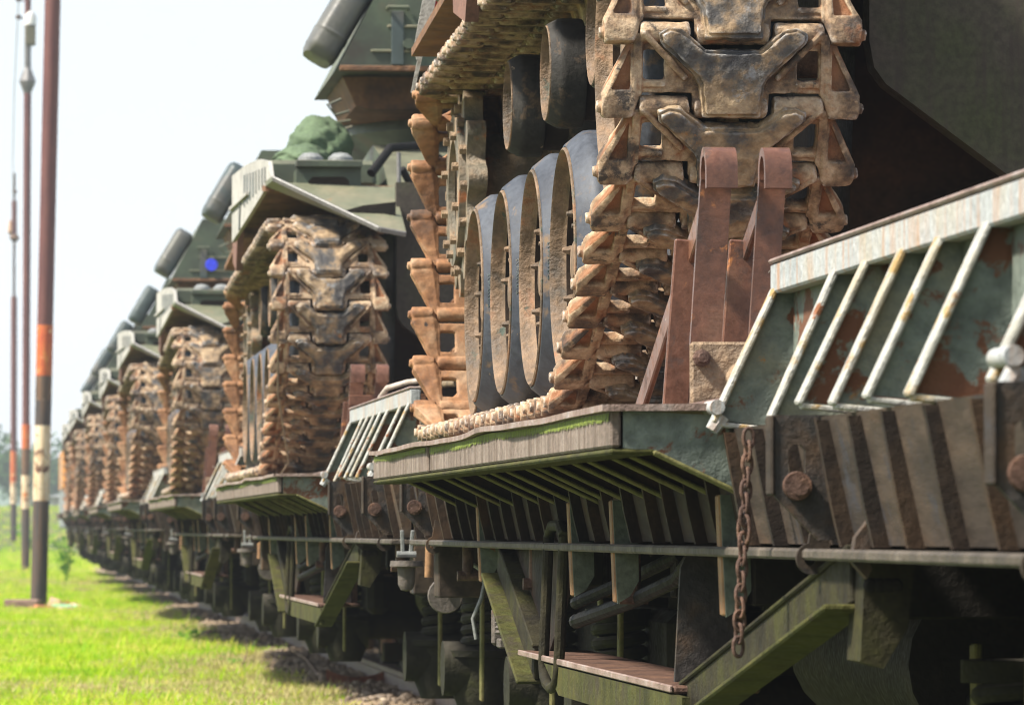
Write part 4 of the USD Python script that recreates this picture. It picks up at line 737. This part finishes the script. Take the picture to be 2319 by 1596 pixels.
T8 = tank_pos[7]; lump('tarpaulin', 'canvas_white', (T8[0] - 1.22, T8[1] + .4, T8[2] + 1.45), (.16, .3, .14), 'white cloth bundle below the magenta cloth on the farthest tank', 'tarpaulin', 8, .6)
lump('cloth', 'magenta', (T8[0] - 1.33, T8[1] + 1.0, T8[2] + 1.60), (.17, .35, .14), 'magenta cloth draped on top of the farthest tank', 'cloth', 9, .6)
b = MB(); b.lathe([(0, -.010), (.053, -.010), (.056, 0), (.053, .010), (0, .010)], (0, 0, 0), 'y', 32)
b.build('marker_disc', 'blue_disc', off=(-(T4[0] - .845), -(T4[1] + 1.40), -(T4[2] + 2.175)), label='round bright blue marker disc on the green turret plate of the fourth tank', cat='marker disc')
t = thing('warning_flap', 'white flap with a red patch hanging from the rear fender of the nearest tank', 'flap', (1.235, 15.28, 2.42))
b = MB(); b.prism([(-.012, .0), (.03, .10), (.06, .26), (.02, .26), (-.006, .12), (-.022, .03)], 'y', -.01, .0); b.build('white_sheet', 'canvas_white', t)
b = MB(); b.prism([(.012, .10), (.055, .11), (.055, .26), (.04, .25)], 'y', .004, .012); b.build('red_patch', 'red_cloth', t)
b = MB(); b.prism([(-.03, -.10), (-.02, -.10), (.012, .04), (.0, .05)], 'y', -.01, .0); b.build('strip', 'canvas_white', t)

# ------------------------------------------------------------------ poles
def pole(label, loc, lean, segs, fit=None, group='painted rusty steel poles along the track'):
    t = thing('trackside_pole', label, 'pole', loc, 0, group)
    for nm, mat, z0, z1, r in segs:
        MB().tube([(lean * z0, 0, z0), (lean * (z0 + z1) / 2, 0, (z0 + z1) / 2), (lean * z1, 0, z1)], r, 20).build(nm, mat, t, smooth=50)
    return t
p1 = pole('nearest and thickest pole, rust brown with orange and cream painted bands, leaning slightly', (.364, 62.5, -.02), .0200, [('pole_foot', 'pole_black', 0, 1.38, .1), ('cream_band', 'pole_cream', 1.38, 2.30, .1005), ('dark_band', 'pole_black', 2.30, 2.61, .1), ('flaking_band', 'pole_brown', 2.61, 2.91, .1005), ('orange_band', 'pole_orange', 2.91, 3.53, .101), ('pole_shaft', 'pole_rust', 3.53, 8.6, .098)])
p2 = pole('second pole, thinner, with a pale-capped fitting and diamond collar near the top', (.375, 115.0, -.02), .001, [('pole_foot', 'pole_black', 0, 1.5, .095), ('cream_band', 'pole_cream', 1.5, 2.25, .1), ('dark_band', 'pole_brown', 2.25, 2.85, .095), ('orange_band', 'pole_orange', 2.85, 3.40, .098), ('pole_shaft', 'pole_rust', 3.40, 10.9, .085), ('grey_shaft', 'galv', 10.9, 12.0, .075), ('top_shaft', 'pole_rust', 12.0, 14.6, .07)])
b = MB(); b.lathe([(0, 10.75), (.06, 10.8), (.19, 11.15), (.06, 11.5), (0, 11.55)], (.01, 0, 0), 'z', 8); b.build('diamond_collar', 'galv', p2)
b = MB(); b.box(-.05, .19, -.12, .12, 11.95, 12.42, .03); b.build('fitting_box', 'lamp_olive', p2)
b = MB(); b.lathe([(.14, 12.42), (.14, 12.6), (.08, 12.72), (0, 12.75)], (.07, 0, 0), 'z', 16); b.build('white_cap', 'white_paint', p2)
for z in (12.6, 13.0): MB().lathe([(0, z - .06), (.06, z - .04), (.07, z + .02), (0, z + .07)], (-.20, 0, 0), 'z', 10).bar((-.2, 0, z - .03), (0, 0, z - .03), .03, .03).build('insulator', 'pole_black', p2)
p3 = pole('third and farthest pole at the left edge, with knobbed slender top', (.15, 165.0, .55), -.001, [('pole_foot', 'pole_black', 0, 1.3, .1), ('cream_band', 'pole_cream', 1.3, 2.0, .105), ('orange_band', 'pole_orange', 2.0, 3.0, .105), ('pole_shaft', 'pole_rust', 3.0, 8.0, .10), ('slender_shaft', 'pole_black', 8.0, 10.0, .045), ('sleeve', 'pole_rust', 10.0, 11.1, .085), ('top_shaft', 'pole_black', 11.1, 12.0, .04)])
b = MB(); b.lathe([(0, 9.7), (.05, 9.75), (.17, 9.9), (.05, 10.05), (0, 10.1)], (0, 0, 0), 'z', 10); b.build('collar', 'pole_brown', p3); b = MB(); b.lathe([(0, 11.3), (.1, 11.4), (0, 11.5)], (0, 0, 0), 'z', 10); b.build('collar', 'pole_brown', p3)
b = MB(); b.lathe([(0, 9.95), (.09, 10.1), (.06, 10.4), (0, 10.5)], (-.14, 0, 0), 'z', 10); b.build('insulator', 'brick_pale', p3)
MB().tube([(.18, 115, 13.0), (.10, 132, 12.3), (.08, 150, 11.9), (.10, 165, 11.8)], .012, 6).build('overhead_wire', 'wire', label='pale overhead wire running from the second pole to the third', cat='wire')

# ------------------------------------------------------------------ rubble round the first pole
def brickthing(x, y, z, rz, tilt, mat, label, sz=(.20, .10, .06)):
    t = thing('loose_brick', label, 'brick', (x, y, z), rz); s = m3.Manifold.cube(sz, True).rotate((tilt, tilt * .6, 0)); tm = soften(s, .02, 4, .006, 25, int(abs(x * 91 + y * 7)) % 50)
    MB().tri(tm).build('brick_body', mat, t, smooth=40)
brickthing(.44, 61.5, .05, 20, 8, 'brick', 'orange red brick just in front of the first pole', (.26, .12, .08))
brickthing(.30, 61.6, .04, -30, -10, 'brick', 'small orange brick piece left of the first pole foot', (.14, .10, .06))
brickthing(.70, 60.9, .04, 40, 6, 'brick_pale', 'pale orange brick at the right end of the rubble by the first pole', (.24, .12, .07))
brickthing(.58, 61.0, .03, 10, 10, 'brick_pale', 'pinkish brick between the green sheet and the orange brick', (.18, .10, .06))
brickthing(.60, 63.2, .08, 70, 20, 'brick_pale', 'tilted pale brick right behind the first pole foot', (.26, .14, .12))
brickthing(.69, 63.0, .07, 10, -14, 'brick', 'rounded red brick end right of the first pole', (.12, .10, .09))
brickthing(.86, 62.0, .05, -50, 16, 'brick_pale', 'long tan brick leaning at the far right of the rubble', (.34, .08, .07))
t = thing('wooden_plank', 'weathered brown timber baulk lying left of the first pole', 'timber', (.17, 62.2, .09), -12)
MB().box(-.22, .22, -.1, .1, -.09, .07, .02).build('baulk', 'wood', t)
t = thing('green_sheet', 'crumpled pale green plastic sheet beside the first pole foot', 'plastic sheet', (.66, 61.6, .07), 10)
xs_, ys2 = np.linspace(-.16, .16, 22), np.linspace(-.2, .2, 14); MB().add(*grid(xs_, ys2, lambda x, y: .09 * (meshkit.fbm(np.stack([x * 11, y * 9, 0 * x], -1), 3, 4) - .45) + .02 - .5 * np.maximum(0, np.abs(x) - .12))).build('sheet_folds', 'plastic_green', t, smooth=True)
brickthing(.40, 113.5, .03, 30, 12, 'brick', 'brown brick piece at the foot of the second pole', (.4, .2, .12))

# ------------------------------------------------------------------ ground litter by the rail
t = thing('rusty_strip', 'curved rust red steel strip lying on the stones beside the rail', 'scrap steel', (2.10, 30.6, .06), 0)
a = np.linspace(-1, 1, 16); c = np.stack([a * .20, np.sin(a * 1.2) * .10, .012 + .05 * a ** 2], -1); v = []
for p in c: v += [p + [0, 0, .045], p + [0, .012, .045], p + [0, .012, -.02], p + [0, 0, -.02]]
f = [(i * 4 + j, i * 4 + (j + 1) % 4, (i + 1) * 4 + (j + 1) % 4, (i + 1) * 4 + j) for i in range(15) for j in range(4)]
MB().add(v, f).build('strip_blade', 'rust_strip', t)
def rock(seed, k=2):
    s = trimesh.creation.icosphere(k); v = np.array(s.vertices); v = v * (0.75 + .5 * meshkit.fbm(v * 1.3 + seed * 7.7, 3, seed))[:, None]; return v * [1, .8, .6], np.array(s.faces)
for i, (x, y, r, m_, lb) in enumerate(((2.30, 28.5, .085, 'stone_pale', 'large sunlit pale stone inside the rail behind the first bogie'), (2.42, 28.2, .05, 'stone_pale', 'small pale stone right of the large sunlit stone'), (1.90, 31.0, .05, 'stone', 'grey stone on the grass edge left of the rusty strip'), (2.02, 37.2, .06, 'stone_pale', 'pale stone on the sunlit strip beside the rail'), (.97, 28.9, .03, 'brick_pale', 'small tan stone alone in the grass'), (2.12, 41.5, .06, 'stone', 'weathered lump of stone beside the rail beyond the sunlit strip'), (1.8, 46, .09, 'wood', 'brown lump of wood on the dirt beside the rail'))):
    t = thing('loose_stone', lb, 'stone', (x, y, .05)); b = MB(); v, f = rock(i + 40, 3); b.add(v * r, f); b.build('stone_body', m_, t, smooth=30)
def twig(pts, r, label):
    MB().tube(pts, np.linspace(r, r * .4, len(pts)), 6).build('dry_twig', 'wood', label=label, cat='twig')
twig([(1.98, 32.0, .04), (1.93, 33.0, .16), (1.83, 34.0, .24), (1.80, 34.5, .36)], .008, 'bent dry twig standing in front of the second bogie')
twig([(1.62, 35.5, .04), (1.66, 35.5, .16), (1.64, 35.5, .22)], .007, 'short grey twig upright at the edge of the grass')
twig([(1.93, 29.0, .02), (1.93, 29.0, .16)], .006, 'straight straw stalk in front of the rusty strip')

# stones as stuff
def instancer(name, protos, pos, idx, scl, yaw, label, kind='stuff', tilt=None, cat=None):
    pi = UsdGeom.PointInstancer.Define(stage, '/World/' + numbered('/World', name)); paths = []
    for i, (v, f, m_) in enumerate(protos):
        pth = f'/World/{pi.GetPrim().GetName()}/tuft_{i:03d}'; usdkit.mesh(stage, pth, (v, f), M[m_], smooth=30 if 'stone' in m_ else False); paths.append(Sdf.Path(pth))
    pi.CreatePrototypesRel().SetTargets(paths); n = len(pos)
    pi.CreatePositionsAttr(Vt.Vec3fArray.FromNumpy(np.asarray(pos, np.float32))); pi.CreateProtoIndicesAttr(Vt.IntArray.FromNumpy(np.asarray(idx, np.int32)))
    pi.CreateScalesAttr(Vt.Vec3fArray.FromNumpy(np.repeat(np.asarray(scl, np.float32)[:, None], 3, 1)))
    q = np.zeros((n, 4), np.float32); q[:, 0] = np.cos(yaw / 2); q[:, 3] = np.sin(yaw / 2)
    pi.CreateOrientationsAttr(Vt.QuathArray([Gf.Quath(float(a[0]), float(a[1]), float(a[2]), float(a[3])) for a in q]))
    return data(pi.GetPrim(), label, cat, None, kind)
n = 9000
sx_ = np.concatenate([rng.normal(2.0, .22, 4500), rng.uniform(1.75, 4.3, n - 4500)]); sy = np.where(rng.random(n) < .7, rng.uniform(11, 45, n), rng.uniform(45, 110, n)); keep = sx_ > 1.62; sx_, sy = sx_[keep], sy[keep]; n = len(sx_)
instancer('ballast_stones', [(*rock(1), 'stone'), (*rock(2), 'stone'), (*rock(3), 'stone_pale'), (*rock(4), 'stone')], np.stack([sx_, sy, bed_z(sx_, sy) + .004], -1), np.where(rng.random(n) < .03, 2, rng.integers(0, 2, n)), rng.gamma(3, .0048, n), rng.uniform(0, 6.28, n), 'loose stones and grit scattered beside and between the rails')

# ------------------------------------------------------------------ grass
def tuft(seed, nb, h, spread, dry=False):
    r = np.random.default_rng(seed); V, Fc = [], []
    for k in range(nb):
        a = r.uniform(0, 6.28); base = r.normal(0, spread, 2); hh = h * r.uniform(.55, 1.25); w = r.uniform(.0018, .0042); ln = r.uniform(.15, .9) * hh; d = np.array([math.cos(a), math.sin(a)]); sd = np.array([-d[1], d[0]]) * w; n0 = len(V) * 1
        o = sum(len(x) for x in V); pts = []
        for u, k2 in ((0, 1), (.5, .85), (.82, .5)):
            p = base + d * ln * u ** 1.8; z = hh * (u - .18 * u ** 3); pts += [(*(p - sd * k2), z), (*(p + sd * k2), z)]
        p = base + d * ln; pts.append((*p, hh * .84)); V.append(pts); Fc += [(o, o + 1, o + 3), (o, o + 3, o + 2), (o + 2, o + 3, o + 5), (o + 2, o + 5, o + 4), (o + 4, o + 5, o + 6)]
    return np.concatenate(V), np.array(Fc)
gp = [(*tuft(i, 14, .075, .030), 'grass') for i in range(5)] + [(*tuft(20 + i, 9, .075, .035), 'dry_grass') for i in range(3)] + [(*tuft(30, 12, .15, .03), 'grass')]
def scatter(n, xr, yr, f):
    x = rng.uniform(*xr, n); y = yr[0] * (yr[1] / yr[0]) ** rng.random(n); p = f(x, y); k = rng.random(n) < p; return x[k], y[k]
def dens(x, y):
    edge = 1.72 + .5 * (meshkit.fbm(np.stack([0 * x, y * .8, 0 * x], -1), 3, 5) - .5)
    return (1 - smoothstep(-.30, .25, x - edge)) * 1.0 + smoothstep(4.2, 4.8, x)
X1, Y1 = scatter(150000, (-.9, 2.2), (22, 150), dens); X2, Y2 = scatter(26000, (-9, -.9), (14, 150), dens); X3, Y3 = scatter(16000, (4.2, 12), (14, 90), dens); X4, Y4 = scatter(9000, (-14, 6), (120, 240), lambda x, y: np.ones_like(x))
X, Y = np.concatenate([X1, X2, X3, X4]), np.concatenate([Y1, Y2, Y3, Y4]); n = len(X)
dr = meshkit.fbm(np.stack([X * .9, Y * .35, 0 * X], -1), 3, 17) + .30 * smoothstep(.9, 1.7, X) * (Y < 60) + .14 * (1 - smoothstep(26, 36, Y))
isdry = rng.random(n) < np.clip((dr - .47) * 2.5, 0.04, .85); tall = (rng.random(n) < .02)
idx = np.where(isdry, rng.integers(5, 8, n), rng.integers(0, 5, n)); idx = np.where(tall & ~isdry, 8, idx)
sc = rng.uniform(.65, 1.25, n) * (1 + .6 * smoothstep(50, 140, Y)) * np.where(X > -.9, 1, 1.5)
instancer('grass', gp, np.stack([X, Y, ground_z(X, Y) - .004], -1), idx, sc, rng.uniform(0, 6.28, n), 'short bright green and straw coloured grass beside the train')
# leafy weeds
def weed(label, loc, h, nl, spread, lw, seed):
    r = np.random.default_rng(seed); t = thing('leafy_weed', label, 'weed', loc)
    b = MB(); V = MB()
    for k in range(max(3, nl // 14)):
        a = r.uniform(0, 6.28); top = np.array([math.cos(a) * spread * r.uniform(.2, 1), math.sin(a) * spread * r.uniform(.2, 1), h * r.uniform(.6, 1)]); b.tube([(0, 0, 0), top * [.35, .35, .55], top], [.006, .004, .002], 5)
        for j in range(14):
            u = r.uniform(.3, 1); p = top * [u ** 1.5, u ** 1.5, u] + r.normal(0, .03, 3); d = r.normal(0, 1, 3); d[2] = abs(d[2]) * .4; d /= np.linalg.norm(d); s = np.cross(d, [0, 0, 1]); s /= np.linalg.norm(s); L = lw * r.uniform(.7, 1.4)
            V.add([p, p + d * L * .5 + s * L * .24, p + d * L - [0, 0, L * .2], p + d * L * .5 - s * L * .24], [(0, 1, 2), (0, 2, 3)])
    b.build('stem', 'leaf', t); V.build('foliage', 'leaf', t, smooth=False); return t
weed('bright green leafy bush beside the far end of the train', (1.05, 92, .0), .95, 160, .30, .13, 1)
weed('low leafy weed between the grass and the rail at mid distance', (1.55, 44, .0), .20, 60, .22, .07, 2)
weed('small leafy weed in the foreground grass edge', (1.55, 36, .0), .10, 50, .15, .05, 3)
weed('yellow green weed clump beyond the second pole', (.50, 132, .2), .9, 120, .4, .16, 4)
weed('mossy green sprig beside the rail near the rusty strip', (2.50, 29.6, .03), .20, 80, .08, .03, 5)

# ------------------------------------------------------------------ far things: van, buildings, trees
t = thing('goods_van', 'small orange and grey goods van at the far end of the train', 'railway van', (2.5, 98.3, .19))
MB().box(-1.45, 1.45, 0, 9, .85, 1.62, .03).build('lower_body', 'grey_van', t); MB().box(-1.452, 1.452, -.002, 9.002, 1.62, 2.40, .03).build('upper_body', 'orange_van', t)
MB().prism([(-1.45, 2.40), (1.45, 2.40), (1.0, 2.55), (-1.0, 2.55)], 'y', -.05, 9.05).build('roof', 'grey_van', t); MB().box(-1.46, -1.45, 3.5, 5.5, .9, 2.3, .004).build('door', 'grey_van', t)
for y in (1.2, 2.8, 6.2, 7.8): MB().cyl((-.6, y, .375), (.6, y, .375), .37, 24).cyl((-1.0, y, .38), (1.0, y, .38), .08).build('wheelset', 'rust_dark', t)
MB().box(-1.3, 1.3, .2, 8.8, .6, .85, .02).build('underframe', 'grime_shade', t)
def building(label, loc, w, d, h, rh, rz=0):
    t = thing('low_building', label, 'building', loc, rz)
    MB().box(0, w, 0, d, -1.5, h, .01).build('wall', 'wall_pale', t); MB().prism([(-.5, h), (w + .5, h), (w / 2, h + rh)], 'y', -.5, d + .5).build('roof', 'roof_pale', t)
    for k in range(3): MB().box(w * (.12 + .3 * k), w * (.12 + .3 * k) + w * .16, -.03, .0, h * .35, h * .75, .004).build('window', 'window_dark', t)
    return t
building('low pale grey shed with a metal roof behind the far end of the train', (2.25, 262, 1.6), 8, 14, 1.1, .8)
building('white roofed building on the wooded slope left of the orange van', (7.2, 880, 6.0), 14, 9, 6.0, 3.0)
def crown_tree(label, loc, h, r, seed):
    g = np.random.default_rng(seed); t = thing('broadleaf_tree', label, 'tree', loc)
    b = MB(); b.tube([(0, 0, -.5), (.1, 0, h * .35), (0, .1, h * .7)], [.22, .16, .07], 8)
    for k in range(5): a = k * 1.26; b.tube([(0, 0, h * .4), (math.cos(a) * r * .5, math.sin(a) * r * .5, h * .65)], [.1, .04], 6)
    b.build('trunk', 'wood', t); b = MB(); nc = 26
    cs = np.stack([g.normal(0, r * .42, nc), g.normal(0, r * .42, nc), h * .62 + g.normal(0, h * .17, nc)], -1)
    P_ = np.repeat(cs, 55, 0) + g.normal(0, r * .16, (nc * 55, 3)); D = g.normal(0, 1, (len(P_), 3)); D /= np.linalg.norm(D, axis=1, keepdims=True); S = np.cross(D, g.normal(0, 1, (len(P_), 3))); S /= np.linalg.norm(S, axis=1, keepdims=True); L = g.uniform(.25, .5, (len(P_), 1))
    V = np.stack([P_, P_ + D * L * .5 + S * L * .3, P_ + D * L, P_ + D * L * .5 - S * L * .3], 1).reshape(-1, 3); i = np.arange(len(P_)) * 4
    b.add(V, np.stack([i, i + 1, i + 2, i + 3], -1)); b.build('crown', 'leaf_far', t, smooth=False)
M['leaf_far'] = leaf('far_leaf', [(0.3, (0.03, 0.085, 0.02)), (0.7, (0.065, 0.14, 0.03))], 0.3, .3)
tl = ['dark green tree at the left edge of the picture behind the poles', 'rounded tree between the first and second pole', 'lower tree right of the first pole', 'pale tree beside the white roofed building', 'broad tree just left of the orange van']
for i, (x, y, h, r) in enumerate(((-1.2, 330, 5.6, 2.6), (2.2, 350, 4.6, 2.4), (3.6, 400, 4.4, 2.2), (4.9, 430, 4.8, 2.4), (1.0, 420, 5.2, 2.6))): crown_tree(tl[i], (x, y, ground_z(x, y)), h, r, 60 + i)

# ------------------------------------------------------------------ air
b = MB(); b.box(-1500, 1500, -20, 1400, -3.0, 60, .5)
hz = usdkit.material(stage, '/World/Looks/haze_air', {'v': ('principled_volume', {'color': (0.86, 0.93, 1.0), 'density': 0.0006, 'anisotropy': 0.2})}, volume='v.volume')
b.build('haze', hz, smooth=False, kind='stuff', label='thin pale haze over the far hills')
